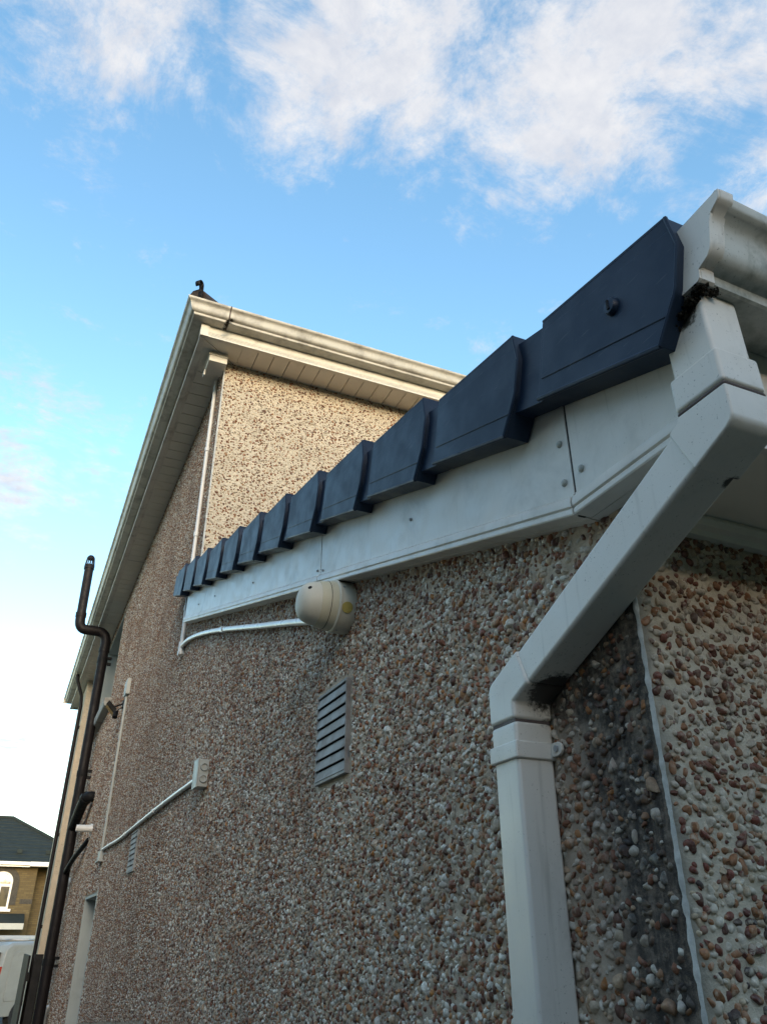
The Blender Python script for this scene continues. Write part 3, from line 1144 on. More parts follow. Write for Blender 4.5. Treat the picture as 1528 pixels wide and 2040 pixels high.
moss_clump('moss_clump', 'black moss clump under the end of the extension gutter, above the downpipe',
           [(XG + 0.015, 0.690, 0.985, 0.010, 60), (XG + 0.012, 0.712, 0.974, 0.009, 60), (XG + 0.012, 0.735, 0.964, 0.008, 50), (XG + 0.014, 0.756, 0.955, 0.007, 30), (XG + 0.04, 0.684, 0.985, 0.007, 15)], 51)

# ================================================================== white downpipe with offset
dp = thing('downpipe', 'white square downpipe with a long sloping offset on the extension corner', 'downpipe', (0.95, 1.42, ZG))
A0, A1 = 0.904, 0.997
BV = 0.0055
MB().box(A0 + 0.004, A1 - 0.003, 0.696, 0.792, 0.84, 0.996).build('outlet_spigot', 'white_pvc', dp, bevel=BV, seg=3)
MB().box(A0 - 0.001, A1 + 0.003, 0.689, 0.799, 0.792, 0.862).build('outlet_socket', 'white_pvc', dp, bevel=BV, seg=3)
MB().box(A0 + 0.0005, A1 + 0.0015, 0.6905, 0.7975, 0.784, 0.7925).build('joint_seal', 'gasket', dp, bevel=0.003, seg=2)
MB().prism([(0.689, 0.785), (0.799, 0.785), (0.800, 0.776), (0.823, 0.765), (0.784, 0.674), (0.706, 0.707), (0.694, 0.716), (0.689, 0.727)], 'x', A0 - 0.001, A1 + 0.003).build('upper_bend', 'white_pvc', dp, bevel=BV, seg=3)
MB().prism([(0.80, 0.771), (1.352, 0.533), (1.316, 0.461), (0.766, 0.685)], 'x', A0 + 0.003, A1 - 0.002).build('offset_pipe', 'white_pvc', dp, bevel=BV, seg=3)
MB().prism([(1.345, 0.541), (1.452, 0.497), (1.463, 0.490), (1.468, 0.478), (1.468, 0.402), (1.371, 0.402), (1.371, 0.436), (1.312, 0.461)], 'x', A0 - 0.001, A1 + 0.003).build('lower_bend', 'white_pvc', dp, bevel=BV, seg=3)
MB().box(A0 + 0.004, A1 - 0.003, 1.376, 1.463, 0.396, 0.403).build('joint_seal', 'gasket', dp)
MB().box(A0 + 0.001, A1, 1.372, 1.467, 0.345, 0.3975).build('pipe_socket', 'white_pvc', dp, bevel=BV, seg=3)
MB().box(A0 + 0.003, A1 - 0.002, 1.374, 1.465, ZG + 0.03, 0.36).build('pipe', 'white_pvc', dp, bevel=BV, seg=3)
clip = MB()
clip.box(A0 - 0.004, A1 + 0.002, 1.367, 1.472, 0.322, 0.357)
co = clip.build('clip', 'white_pvc', dp, bevel=0.0025, seg=2)
lug = MB()
lug.prism([(1.367, 0.327), (1.345, 0.327), (1.337, 0.330), (1.332, 0.336), (1.332, 0.346), (1.337, 0.352), (1.345, 0.355), (1.367, 0.355)], 'x', 0.984, 0.992)
lo = lug.build('lug', 'white_pvc', co, bevel=0.0015)
MB().tube([(0.979, 1.346, 0.341), (0.985, 1.346, 0.341)], 0.0065, 12).build('screw', 'steel', co)
MB().tube([(0.990, 1.346, 0.341), (1.001, 1.346, 0.341)], 0.006, 8).build('spacer', 'steel', co)
# ================================================================== wall vents
def wall_vent(y0, y1, z0, z1, ns, label, mat='vent_metal'):
    v = thing('wall_vent', label, 'vent', (1.0, (y0 + y1) / 2, z0), 'louvred wall vents')
    fr = MB()
    t = 0.007
    x0, x1 = 0.984, 1.004
    fr.box(x0, x1, y0, y0 + t, z0, z1)
    fr.box(x0, x1, y1 - t, y1, z0, z1)
    fr.box(x0, x1, y0 + t, y1 - t, z0, z0 + t * 1.6)
    fr.box(x0, x1, y0 + t, y1 - t, z1 - t * 1.6, z1)
    fr.build('frame', mat, v, bevel=0.0008)
    MB().box(0.9985, 1.003, y0 + t, y1 - t, z0 + t, z1 - t).build('backing', 'black_plastic', v)
    h = (z1 - z0 - 3.2 * t) / ns
    for k in range(ns):
        zb = z0 + 1.6 * t + k * h
        m = MB()
        m.prism([(0.982, zb + 0.0 * h), (0.985, zb - 0.03 * h), (0.9925, zb + 0.80 * h), (0.989, zb + 0.86 * h)], 'y', y0 + t, y1 - t)
        m.build('slat', mat, v, bevel=0.0006)
    return v


wall_vent(2.545, 2.850, 0.492, 0.822, 8, 'grey louvred square wall vent below the alarm box')
wall_vent(7.42, 7.80, 0.50, 0.83, 7, 'small grimy louvred vent far along the wall under the conduit', 'concrete_sill')

# ================================================================== alarm box on the wall
sr = thing('alarm_box', 'round cream plastic alarm box with yellowed band under the barge board', 'alarm', (1.0, 2.59, 1.10))


def lathe_x(prof, yc, zc, n=32, squash=1.0):
    m = MB()
    vs, fs = [], []
    for x, r in prof:
        for k in range(n):
            a = 2 * math.pi * k / n
            vs.append((x, yc + r * math.cos(a), zc + r * math.sin(a) * squash))
    for i in range(len(prof) - 1):
        for k in range(n):
            k2 = (k + 1) % n
            fs.append((i * n + k, i * n + k2, (i + 1) * n + k2, (i + 1) * n + k))
    m.add(vs, fs)
    return m


SY, SZ = 2.59, 1.100
bs = lathe_x([(1.003, 0.0001), (1.003, 0.098), (0.985, 0.100), (0.940, 0.098), (0.939, 0.0001)], SY, SZ).build('base', 'cream_plastic', sr, angle=30)
lathe_x([(0.943, 0.097), (0.941, 0.101), (0.936, 0.102), (0.932, 0.099), (0.931, 0.095)], SY, SZ).build('rib', 'cream_plastic', sr)
lathe_x([(0.938, 0.0001), (0.938, 0.0955), (0.905, 0.091), (0.870, 0.085), (0.869, 0.0001)], SY, SZ).build('band', 'yellowed_plastic', sr, angle=30)
lathe_x([(0.872, 0.0830), (0.852, 0.0800), (0.832, 0.0735), (0.815, 0.0620), (0.806, 0.0470), (0.801, 0.0290), (0.799, 0.0001)], SY, SZ).build('dome', 'cream_plastic', sr, angle=60)
lathe_x([(0.905, 0.0915), (0.904, 0.0922), (0.9025, 0.0915)], SY, SZ).build('seam', 'dark_joint', sr)
for an_ in (150, 205, 260):
    ua = Vector((0, math.cos(R(an_)), math.sin(R(an_))))
    ca_ = Vector((0.951, SY, SZ)) + ua * 0.0985
    MB().tube([ca_, ca_ + ua * 0.0022], 0.0045, 8).build('screw', 'steel', sr)
# round sticker on the flank, tangential to the base
an = math.radians(200)
u = Vector((0, math.cos(an), math.sin(an)))
c0 = Vector((0.962, SY, SZ)) + u * 0.0992
MB().tube([c0 - u * 0.004, c0 + u * 0.0016], 0.021, 20).build('sticker', 'sticker', sr)
an = math.radians(150)
u = Vector((-0.55, 0.83 * math.cos(an), 0.83 * math.sin(an))).normalized()
c0 = Vector((0.828, SY + 0.066 * math.cos(an), SZ + 0.066 * math.sin(an)))
MB().tube([c0 - u * 0.004, c0 + u * 0.004], [0.010, 0.008], 10).build('eye_slot', 'black_plastic', sr)

# ================================================================== conduits and boxes
def conduit(name, label, pts, r, mat, clips=(), cat='conduit', group='white cable conduits on the wall'):
    o = thing(name, label, cat, tuple(pts[0]), group)
    MB().tube(pts, r, 12).build('tube', mat, o)
    for (p, q) in clips:
        MB().tube([p, q], r * 1.35, 12).build('clip', mat, o)
    return o


pts = curve_pts([(0.978, 2.66, 1.055), (0.978, 3.02, 1.195), (0.978, 3.77, 1.430), (0.978, 4.75, 1.738), (0.978, 5.42, 1.934), (0.978, 5.95, 2.066), (0.978, 6.20, 2.105), (0.978, 6.29, 2.112)], 6)
conduit('conduit', 'white conduit curving from the alarm box to the vertical conduit', pts, 0.0165, 'clean_pvc', [((0.978, 4.70, 1.722), (0.978, 4.76, 1.741))])
vc = conduit('conduit', 'white vertical conduit at the house corner from eave down to the barge end', [(0.978, 6.31, 2.06), (0.978, 6.31, 4.86)], 0.0175, 'clean_pvc',
             [((0.978, 6.31, z - 0.02), (0.978, 6.31, z + 0.02)) for z in (2.45, 3.15, 4.05)])
MB().tube([(0.978, 6.31, 2.045), (0.978, 6.31, 2.15)], 0.025, 12).build('elbow', 'clean_pvc', vc)
MB().tube([(0.955, 6.31, 2.06), (1.002, 6.31, 2.06)], 0.024, 12).build('wall_entry', 'clean_pvc', vc)

jb = thing('junction_box', 'grey plastic junction box with two round knockouts at the conduit end', 'junction box', (0.97, 4.88, 0.79))
jbb = MB().box(0.938, 1.002, 4.82, 4.94, 0.785, 0.943).build('housing', 'grey_plastic', jb, bevel=0.003, seg=2)
MB().box(0.930, 0.940, 4.815, 4.945, 0.780, 0.948).build('lid', 'grey_plastic', jb, bevel=0.003, seg=2)
for z in (0.830, 0.898):
    m = MB()
    n = 20
    vs, fs = [], []
    for (dy, rr) in ((0.0, 0.024), (0.012, 0.022), (0.012, 0.018), (0.002, 0.0165), (0.002, 0.0001)):
        for k in range(n):
            a = 2 * math.pi * k / n
            vs.append((0.969 + rr * math.cos(a), 4.8195 - dy, z + rr * math.sin(a)))
    for i in range(4):
        for k in range(n):
            k2 = (k + 1) % n
            fs.append((i * n + k, i * n + k2, (i + 1) * n + k2, (i + 1) * n + k))
    m.add(vs, fs)
    m.build('knockout', 'grey_plastic', jbb, angle=60)
conduit('conduit', 'grey horizontal conduit running along the wall from the junction box', curve_pts([(0.982, 4.93, 0.868), (0.982, 6.2, 0.878), (0.982, 7.6, 0.872), (0.982, 8.7, 0.865), (0.982, 9.5, 0.885), (0.982, 10.12, 0.893)], 5), 0.0155, 'clean_pvc',
        [((0.982, 6.6, 0.876), (0.982, 6.64, 0.876)), ((0.982, 8.2, 0.868), (0.982, 8.24, 0.868))])
conduit('conduit', 'grey vertical conduit below the small switch box on the side wall', [(0.980, 10.16, 0.86), (0.980, 10.16, 2.70)], 0.018, 'grey_plastic',
        [((0.980, 10.16, z - 0.03), (0.980, 10.16, z + 0.03)) for z in (1.36, 2.17)])
sb = thing('switch_box', 'small grey switch box at the top of the far vertical conduit', 'switch box', (0.98, 10.16, 2.68))
MB().box(0.950, 1.002, 10.06, 10.26, 2.68, 2.88).build('housing', 'grey_plastic', sb, bevel=0.004)
MB().box(0.9455, 0.951, 10.09, 10.23, 2.71, 2.85).build('cover', 'grey_plastic', sb, bevel=0.002)
sb = thing('terminal_box', 'small grimy box where the two grey conduits meet', 'junction box', (0.98, 10.2, 0.78))
MB().box(0.955, 1.002, 10.10, 10.30, 0.785, 0.880).build('housing', 'grey_plastic', sb, bevel=0.004)
MB().box(0.940, 1.002, 10.06, 10.34, 0.765, 0.784).build('base', 'grey_plastic', sb, bevel=0.003)

# floodlight with sensor
fl = thing('floodlight', 'black security floodlight on an arm beside the window sill', 'floodlight', (1.0, 10.5, 2.62))
MB().box(0.975, 1.002, 10.44, 10.54, 2.60, 2.70).build('wall_plate', 'black_plastic', fl, bevel=0.003)
MB().tube([(0.98, 10.49, 2.655), (0.93, 10.52, 2.635), (0.885, 10.56, 2.62)], 0.012, 8).build('arm', 'black_plastic', fl)
MB().tube(curve_pts([(0.98, 10.48, 2.61), (0.93, 10.44, 2.56), (0.91, 10.46, 2.53), (0.90, 10.52, 2.54)], 5), 0.006, 6).build('cable', 'black_plastic', fl)
hd = MB()
hd.prism([(0.900, 2.535), (0.918, 2.60), (0.815, 2.70), (0.785, 2.655)], 'y', 10.54, 10.72)
hdo = hd.build('lamp_housing', 'black_plastic', fl, bevel=0.004)
MB().prism([(0.893, 2.538), (0.896, 2.544), (0.795, 2.650), (0.790, 2.646)], 'y', 10.56, 10.70).build('lens', 'glass', hdo)
MB().tube([(0.915, 10.50, 2.55), (0.905, 10.47, 2.47)], [0.028, 0.034], 12).build('sensor', 'black_plastic', fl)

# overflow pipes
for (y, z, xt, lab) in ((12.1, 1.33, 0.785, 'upper short white overflow pipe sticking out beside the soil stack'), (14.6, 0.80, 0.805, 'lower short white overflow pipe sticking out beside the soil stack')):
    o = thing('overflow_pipe', lab, 'pipe', (1.0, y, z), 'white overflow pipes')
    rr = 0.045
    m = MB().tube([(1.01, y, z), (xt, y, z - 0.006)], rr, 16, False)
    m.tube([(xt, y, z - 0.006), (1.0, y, z)], rr * 0.86, 16, False)
    m.build('pipe', 'clean_pvc', o)
    MB().tube([(0.965, y, z), (1.003, y, z)], rr * 1.25, 16).build('collar', 'clean_pvc', o)
o = conduit('overflow_pipe', 'thin white bent pipe low on the wall beside the doorway', curve_pts([(0.955, 14.4, -2.2), (0.955, 14.4, -1.10), (0.955, 14.38, -0.95), (0.97, 14.38, -0.89), (1.0, 14.38, -0.88)], 4), 0.028, 'clean_pvc', (), 'pipe', 'white overflow pipes')

# ================================================================== soil stack
PX, PY, PR = 0.853, 14.0, 0.080
st = thing('soil_stack', 'dark brown soil pipe stepping out past the gutter to a caged vent top', 'soil pipe', (PX, PY, ZG))
MB().tube([(PX, PY, ZG), (PX, PY, 4.52)], PR, 24).build('pipe', 'brown_pvc', st)
bend = curve_pts([(PX, PY, 4.42), (PX, PY, 4.60), (PX - 0.035, PY, 4.70), (PX - 0.11, PY, 4.755), (PX - 0.22, PY, 4.765), (0.52, PY, 4.765), (0.44, PY, 4.775), (0.385, PY, 4.83), (0.366, PY, 4.92), (0.362, PY, 5.02)], 5)
MB().tube(bend, PR * 1.06, 24).build('bend', 'brown_pvc', st)
for k in range(7):
    x = 0.70 - k * 0.026
    MB().tube([(x, PY, 4.765), (x - 0.012, PY, 4.765)], PR * 1.13, 20).build('rib', 'brown_pvc', st)
MB().tube([(0.362, PY, 5.0), (0.343, PY, 5.98)], PR * 0.98, 24).build('vent_pipe', 'brown_pvc', st)
MB().tube([(0.3625, PY, 4.98), (0.361, PY, 5.06)], PR * 1.14, 24).build('socket', 'brown_pvc', st)
MB().tube([(PX, PY, 4.40), (PX, PY, 4.47)], PR * 1.14, 24).build('socket', 'brown_pvc', st)
cage = MB()
for k in range(12):
    a = 2 * math.pi * k / 12
    cage.tube([(0.343 + PR * math.cos(a), PY + PR * math.sin(a), 5.96), (0.342 + 0.75 * PR * math.cos(a), PY + 0.75 * PR * math.sin(a), 6.13)], 0.010, 5)
cage.build('vent_cage', 'brown_pvc', st)
MB().tube([(0.342, PY, 6.10), (0.341, PY, 6.14), (0.341, PY, 6.17)], [PR * 0.82, PR * 0.80, PR * 0.5], 20).build('vent_cap', 'brown_pvc', st)
MB().tube([(0.343, PY, 5.90), (0.342, PY, 5.98)], PR * 1.12, 20).build('vent_collar', 'brown_pvc', st)
for z in (4.25, 2.35, -0.30):
    m = MB()
    m.tube([(PX, PY, z - 0.045), (PX, PY, z + 0.045)], PR * 1.08, 20)
    b_ = m.build('bracket', 'black_plastic', st)
    MB().box(0.92, 1.002, PY - 0.03, PY + 0.03, z - 0.07, z - 0.03).build('bracket_arm', 'black_plastic', b_)
    MB().box(0.92, 1.002, PY - 0.03, PY + 0.03, z + 0.03, z + 0.07).build('bracket_arm', 'black_plastic', b_)
br = curve_pts([(1.01, 12.75, 1.83), (0.93, 12.75, 1.83), (0.885, 12.85, 1.80), (0.868, 13.2, 1.72), (0.858, 13.9, 1.56), (0.853, 14.02, 1.53)], 6)
bro = MB().tube(br, 0.075, 20).build('branch_pipe', 'black_plastic', st)
MB().tube([(0.905, 12.78, 1.825), (0.885, 12.86, 1.80)], 0.088, 20).build('branch_collar', 'black_plastic', bro)
MB().tube(curve_pts([(1.0, 12.45, 1.22), (0.95, 12.6, 1.14), (0.90, 13.2, 1.04), (0.86, 13.9, 0.90)], 6), 0.035, 12).build('waste_pipe', 'black_plastic', st)

# ================================================================== main house
ZS = 4.89
YE = 20.3
XF, YFH = 0.700, 5.714           # fascia faces: side, rear
XR = 11.0
house = thing('house', 'two storey pebbledashed house with white eaves behind the extension', 'building', (5, 12, ZG))
# side wall with an upper window and a lower door opening
sw = MB()
UW = (12.75, 15.1, 3.22, 4.74)     # y0,y1,z0,z1 of the upper window
LW = (10.1, 11.55, ZG + 0.05, 0.46)
x0, x1 = XW + 0.003, 1.45
sw.box(x0, x1, YH, LW[0], ZG, ZS)
sw.box(x0, x1, LW[0], LW[1], LW[3], ZS)
sw.box(x0, x1, LW[1], UW[0], ZG, ZS)
sw.box(x0, x1, UW[0], UW[1], ZG, UW[2])
sw.box(x0, x1, UW[0], UW[1], UW[3], ZS)
sw.box(x0, x1, UW[1], YE - 0.3, ZG, ZS)
h_side = sw.build('side_wall', 'dash_house_side', house, smooth=False)
h_rear = MB().box(XW + 0.008, XR, YH - 0.004, YH + 0.3, ZG, ZS).build('rear_wall', 'dash_house_rear', house, smooth=False)
MB().box(XW + 0.1, XR, YE - 0.55, YE - 0.25, ZG, ZS).build('front_wall', 'dash_house_side', house, smooth=False)
MB().box(XR - 0.3, XR, YH + 0.3, YE - 0.55, ZG, ZS).build('party_wall', 'dash_house_side', house, smooth=False)
# stones of the house walls near enough to catch the light singly
def house_stones(wall_obj, C_, rad_, axis, mat, seed, base):
    P, F = stones(C_, rad_, axis, base, seed)
    st_ = np_mesh('pebbles', P, F, mat, wall_obj)
    return tag(st_, 'small stones of the pebbledash', kind='stuff')


Q1 = scatter(YH * D, 10.0 * D, lambda u: H - 0.075 * u, lambda u: ZS * D + H, 0.0118, lambda u, z: u * 0 + 0.93, 61)
r1 = rng.uniform(0.0044, 0.0074, len(Q1))
Q2 = scatter(10.0 * D, 17.5 * D, lambda u: H - 0.085 * u, lambda u: ZS * D + H, 0.0165, lambda u, z: u * 0 + 0.92, 65)
r2 = rng.uniform(0.0062, 0.0105, len(Q2))
Q, qr = np.concatenate([Q1, Q2]), np.concatenate([r1, r2])
ok = np.ones(len(Q), bool)
for (a_, b_, c_, d_) in (UW, LW):
    ok &= ~((Q[:, 0] > (a_ - 0.03) * D) & (Q[:, 0] < (b_ + 0.02) * D) & (Q[:, 1] > (c_ - 0.03) * D + H) & (Q[:, 1] < (d_ + 0.02) * D + H))
Q, qr = Q[ok], qr[ok]
house_stones(h_side, np.stack([(XW + 0.003) * D + qr * rng.uniform(-0.2, 0.25, len(Q)), Q[:, 0], Q[:, 1]], 1), qr, 'x', 'pebble_side', 62, OCTA)
Q = scatter((XW + 0.02) * D, 4.3 * D, lambda u: 1.9 * D + H, lambda u: ZS * D + H, 0.0165, lambda u, z: u * 0 + 0.85, 63)
qr = rng.uniform(0.0055, 0.0096, len(Q))
house_stones(h_rear, np.stack([Q[:, 0], (YH - 0.004) * D + qr * rng.uniform(-0.15, 0.4, len(Q)), Q[:, 1]], 1), qr, 'y', 'pebble_house', 64, ICO1)
MB().box(0.862, 1.0, 17.6, YE - 0.35, ZG, ZS - 0.003).build('corner_pier', 'dash_house_rear', house, smooth=False)
# bead on the rear corner of the house
MB().box(XW - 0.006, XW + 0.008, YH - 0.011, YH + 0.006, 2.45, ZS - 0.01).build('corner_bead', 'bead', house)
# reveals
MB().box(XW + 0.0045, 1.40, UW[1] - 0.03, UW[1] - 0.002, UW[2] + 0.002, UW[3]).build('window_reveal', 'reveal_paint', house, smooth=False)
MB().box(XW + 0.0045, 1.40, UW[0] + 0.002, UW[1] - 0.03, UW[3] - 0.03, UW[3] - 0.002).build('window_head', 'reveal_paint', house, smooth=False)
win = MB()
win.box(1.25, 1.30, UW[0], UW[0] + 0.1, UW[2], UW[3])
win.box(1.25, 1.30, UW[1] - 0.13, UW[1] - 0.03, UW[2], UW[3])
win.box(1.25, 1.30, UW[0] + 0.1, UW[1] - 0.13, UW[2], UW[2] + 0.1)
win.box(1.25, 1.30, UW[0] + 0.1, UW[1] - 0.13, UW[3] - 0.13, UW[3] - 0.03)
wo = win.build('window', 'clean_pvc', house)
MB().box(1.27, 1.28, UW[0] + 0.1, UW[1] - 0.13, UW[2] + 0.1, UW[3] - 0.13).build('pane', 'glass', wo, smooth=False)
sil = MB()
sil.prism([(0.885, 3.16), (0.885, 3.235), (1.25, 3.262), (1.25, 3.10), (1.0, 3.10), (0.90, 3.115)], 'y', UW[0] - 0.25, UW[1] + 0.2)
sil.build('window_sill', 'concrete_sill', house, bevel=0.006)
MB().box(XW + 0.0045, 1.42, LW[1] - 0.05, LW[1] - 0.002, LW[2], LW[3]).build('door_reveal', 'reveal_paint', house, smooth=False)
MB().box(XW + 0.0045, 1.42, LW[0] + 0.002, LW[1] - 0.05, LW[3] - 0.03, LW[3] - 0.002).build('door_head', 'reveal_paint', house, smooth=False)
dr = MB().box(1.24, 1.29, LW[0], LW[1] - 0.05, LW[2], LW[3] - 0.03).build('door', 'clean_pvc', house, bevel=0.004)
MB().box(1.225, 1.2405, LW[0] + 0.2, LW[1] - 0.25, -0.9, 0.25).build('pane', 'glass', dr)
MB().tube([(1.20, LW[0] + 0.12, -1.2), (1.20, LW[0] + 0.30, -1.2)], 0.015, 8).build('handle', 'steel', dr)
# light painted edging round the door opening
MB().box(0.994, 1.02, LW[0] - 0.06, LW[0] - 0.002, ZG, LW[3] + 0.05).build('door_trim', 'reveal_paint', house)

# ---- eaves: fascia boards, soffit planks
FB = ZS - 0.012
fs_side = MB().box(XF, XF + 0.03, YFH, YE, FB, 5.14).build('fascia', 'eave_pvc', house, bevel=0.002)
MB().box(XF - 0.010, XF + 0.045, YFH + 0.02, YE, FB - 0.004, FB + 0.022).build('drip_rail', 'eave_pvc', fs_side, bevel=0.002)
fs_rear = MB().box(XF + 0.0305, XR + 0.3, YFH, YFH + 0.03, FB, 5.14).build('fascia', 'eave_pvc', house, bevel=0.002)
rr_ = MB()
for (b0, b1, o) in ((-0.003, 0.016, 0.012), (0.022, 0.034, 0.008), (0.040, 0.05, 0.006), (0.056, 0.064, 0.004)):
    rr_.box(XF - 0.012, XR + 0.3, YFH - o, YFH + 0.002, FB + b0, FB + b1)
rr_.build('reeded_moulding', 'eave_pvc', fs_rear, bevel=0.0015)
MB().box(XF - 0.014, XF + 0.060, YFH - 0.016, YFH - 0.011, FB - 0.004, FB + 0.12).build('corner_cover', 'eave_pvc', fs_rear, bevel=0.001)
MB().box(XF - 0.014, XF - 0.009, YFH - 0.011, YFH + 0.05, FB - 0.004, FB + 0.12).build('corner_cover', 'eave_pvc', fs_side, bevel=0.001)
MB().box(XF + 0.03, XR + 0.3, YE - 0.03, YE, FB, 5.14).build('fascia', 'eave_pvc', house, bevel=0.002)
soff = MB().box(XF + 0.031, XW + 0.2, YFH + 0.03, YE - 0.03, ZS + 0.012, ZS + 0.02).build('soffit', 'groove', house, smooth=False)
MB().box(XW + 0.2, XR, YFH + 0.03, YH + 0.2, ZS + 0.012, ZS + 0.02).build('soffit_lining', 'groove', soff, smooth=False)
# planks across the side eave: share one mesh
PW = 0.190
side_plank = None
y = YFH + 0.36
random.seed(9)
while y < YE - 0.18:
    if side_plank is None:
        m = MB()
        m.box(XF + 0.075, 1.0, y, y + PW - 0.011, ZS - 0.004, ZS + 0.0115)
        side_plank = m.build('soffit_board', 'soffit_pvc', soff)
        ys = y
    else:
        c = side_plank.copy()
        c.parent = soff
        c.location = (0, (y - ys) * D, random.uniform(-0.0004, 0.0004))
        COL.objects.link(c)
    y += PW
MB().box(XF + 0.031, XF + 0.074, YFH + 0.10, YE - 0.03, ZS - 0.004, ZS + 0.0115).build('edge_trim', 'eave_pvc', soff)
PWX = 0.155
rear_plank = None
x = XW + 0.10
while x < 6.0:
    if rear_plank is None:
        m = MB()
        m.box(x, x + PWX - 0.008, YFH + 0.032, YH - 0.005, ZS - 0.004, ZS + 0.0115)
        rear_plank = m.build('soffit_board', 'soffit_pvc', soff)
        xs = x
    else:
        c = rear_plank.copy()
        c.parent = soff
        c.location = ((x - xs) * D, 0, random.uniform(-0.0004, 0.0004))
        COL.objects.link(c)
    x += PWX
# mitred corner panel
mc = MB()
mc.prism([(XF + 0.031, YFH + 0.032), (XW + 0.098, YFH + 0.032), (XW + 0.098, YFH + 0.325), (XF + 0.031 + 0.012, YFH + 0.044)], 'z', ZS - 0.001, ZS + 0.0115)
mc.build('corner_panel', 'soffit_pvc', soff, smooth=False)
mc = MB()
mc.prism([(XF + 0.031, YFH + 0.042), (XW + 0.086, YFH + 0.330), (XW + 0.05, YFH + 0.358), (XF + 0.031, YFH + 0.358)], 'z', ZS - 0.002, ZS + 0.0115)
mc.build('corner_panel', 'soffit_pvc', soff, smooth=False)
MB().box(XF + 0.070, XW + 0.1, 13.42, 13.47, ZS - 0.004, ZS - 0.0005).build('joint_strip', 'dark_joint', soff)
MB().box(XF + 0.070, XW + 0.1, 11.0, 11.02, ZS - 0.003, ZS - 0.0005).build('joint_strip', 'dark_joint', soff)

# ---- roof planes and hips
pit = math.tan(R(25))
OV = 0.06
ex0, ey0, ey1, ex1 = XF - OV, YFH - OV, YE + OV, XR + 0.3
run = (ey1 - ey0) / 2
zr0, zr1 = 5.125, 5.125 + run * pit
ridge_y = (ey0 + ey1) / 2
rf = MB()
v_ = [(ex0, ey0, zr0), (ex1, ey0, zr0), (ex1, ridge_y, zr1), (ex0 + run, ridge_y, zr1), (ex0, ey1, zr0), (ex1, ey1, zr0)]
vlow = [(a, b, c - 0.05) for a, b, c in v_]
rf.add(v_ + vlow, [(0, 1, 2, 3), (0, 3, 4), (4, 3, 2, 5), (7, 6, 9, 8), (6, 10, 9), (10, 11, 8, 9), (0, 6, 7, 1), (0, 4, 10, 6), (4, 5, 11, 10), (1, 7, 8, 2), (2, 8, 11, 5)])
hroof = rf.build('roof', 'roof_tile', house, smooth=False)
hipm = None
hv = Vector((1, 1, pit)).normalized()
for k in range(24):
    s0 = 0.02 + k * 0.55
    a = Vector((ex0 - 0.05, ey0 - 0.02, zr0 + 0.075)) + hv * s0
    b = a + hv * 0.60
    if hipm is None:
        m = MB()
        m.tube([a + Vector((0, 0, 0.012)), b], [0.105, 0.100], 10)
        hipm = m.build('hip_tile', 'hip_tile', hroof)
        a_ref = a.copy()
    else:
        c = hipm.copy()
        c.parent = hroof
        c.location = (a - a_ref) * D
        COL.objects.link(c)
# hip iron: scrolled strap at the foot of the hip
hi = MB()
b0 = Vector((ex0 - 0.01, ey0 - 0.05, zr0 + 0.06))
path = [b0, b0 + Vector((-0.004, -0.004, 0.16))]
for k in range(12):
    a = math.pi * (k / 11) * 1.35
    path.append(b0 + Vector((-0.004 - 0.034 * (1 - math.cos(a)) * 0.75, -0.004 - 0.034 * (1 - math.cos(a)) * 0.75, 0.16 + 0.038 * math.sin(a))))
vs, fs = [], []
side = Vector((1, -1, 0)).normalized() * 0.024
for p in path:
    vs += [p - side, p + side]
for i in range(len(path) - 1):
    fs.append((2 * i, 2 * i + 1, 2 * i + 3, 2 * i + 2))
hi.add(vs, fs)
hio = hi.build('hip_iron', 'black_plastic', hroof)
sm = hio.modifiers.new('thick', 'SOLIDIFY')
sm.thickness = 0.006

# ---- house gutter with mitred corner
hg = thing('gutter', 'weathered cream ogee gutter round the eaves of the main house', 'gutter', (0.6, 5.6, 5.01))
ZGH = 5.012


def side_f(y, off=0.0):
    return lambda a, b: (XF - a - 0.002 - (0), y, ZGH + b)


def mit(a, b):
    return (XF - a - 0.002, YFH - a - 0.002, ZGH + b)


MB().sweep(GPROF, [lambda a, b: (XF - a - 0.002, YE + 0.02, ZGH + b), lambda a, b: (XF - a - 0.002, 13.45, ZGH + b), lambda a, b: (XF - a - 0.002, 9.0, ZGH + b), mit]).build('side_trough', 'house_gutter', hg, angle=35)
MB().sweep(GPROF, [mit, lambda a, b: (2.0, YFH - a - 0.002, ZGH + b), lambda a, b: (XR + 0.3, YFH - a - 0.002, ZGH + b)]).build('rear_trough', 'house_gutter', hg, angle=35)


def union(x):
    outer = [(a + (0.004 if a > 0.05 else 0), b - 0.003 if b < 0.05 else b + 0.001) for a, b in OGEE]
    inn = [(a - 0.002, b) for a, b in OGEE][::-1]
    m = MB()
    m.sweep(outer + [(0.0, 0.13)], [lambda a, b: (x, YFH - a - 0.002, ZGH + b), lambda a, b: (x + 0.012, YFH - a - 0.002, ZGH + b)])
    return m.build('joint_clip', 'gasket', hg)


union(0.905)
MB().box(XF - 0.19, XF, YE + 0.0205, YE + 0.03, ZGH, ZGH + 0.13).build('stop_end', 'house_gutter', hg)
moss_clump('moss_clump', 'black moss clump hanging under the joint of the house gutter',
           [(0.90, 5.575, 4.995, 0.016, 70), (0.895, 5.60, 4.975, 0.016, 60), (0.885, 5.63, 4.955, 0.012, 40), (0.93, 5.565, 5.02, 0.016, 50)], 53)
# tufts of moss along the roof edge over the gutter
moss_clump('moss_clump', 'brown moss tuft on the hip tiles above the house gutter corner',
           [(0.84, 5.72, 5.27, 0.03, 70), (0.92, 5.76, 5.29, 0.03, 60), (1.0, 5.80, 5.31, 0.025, 40)], 54)

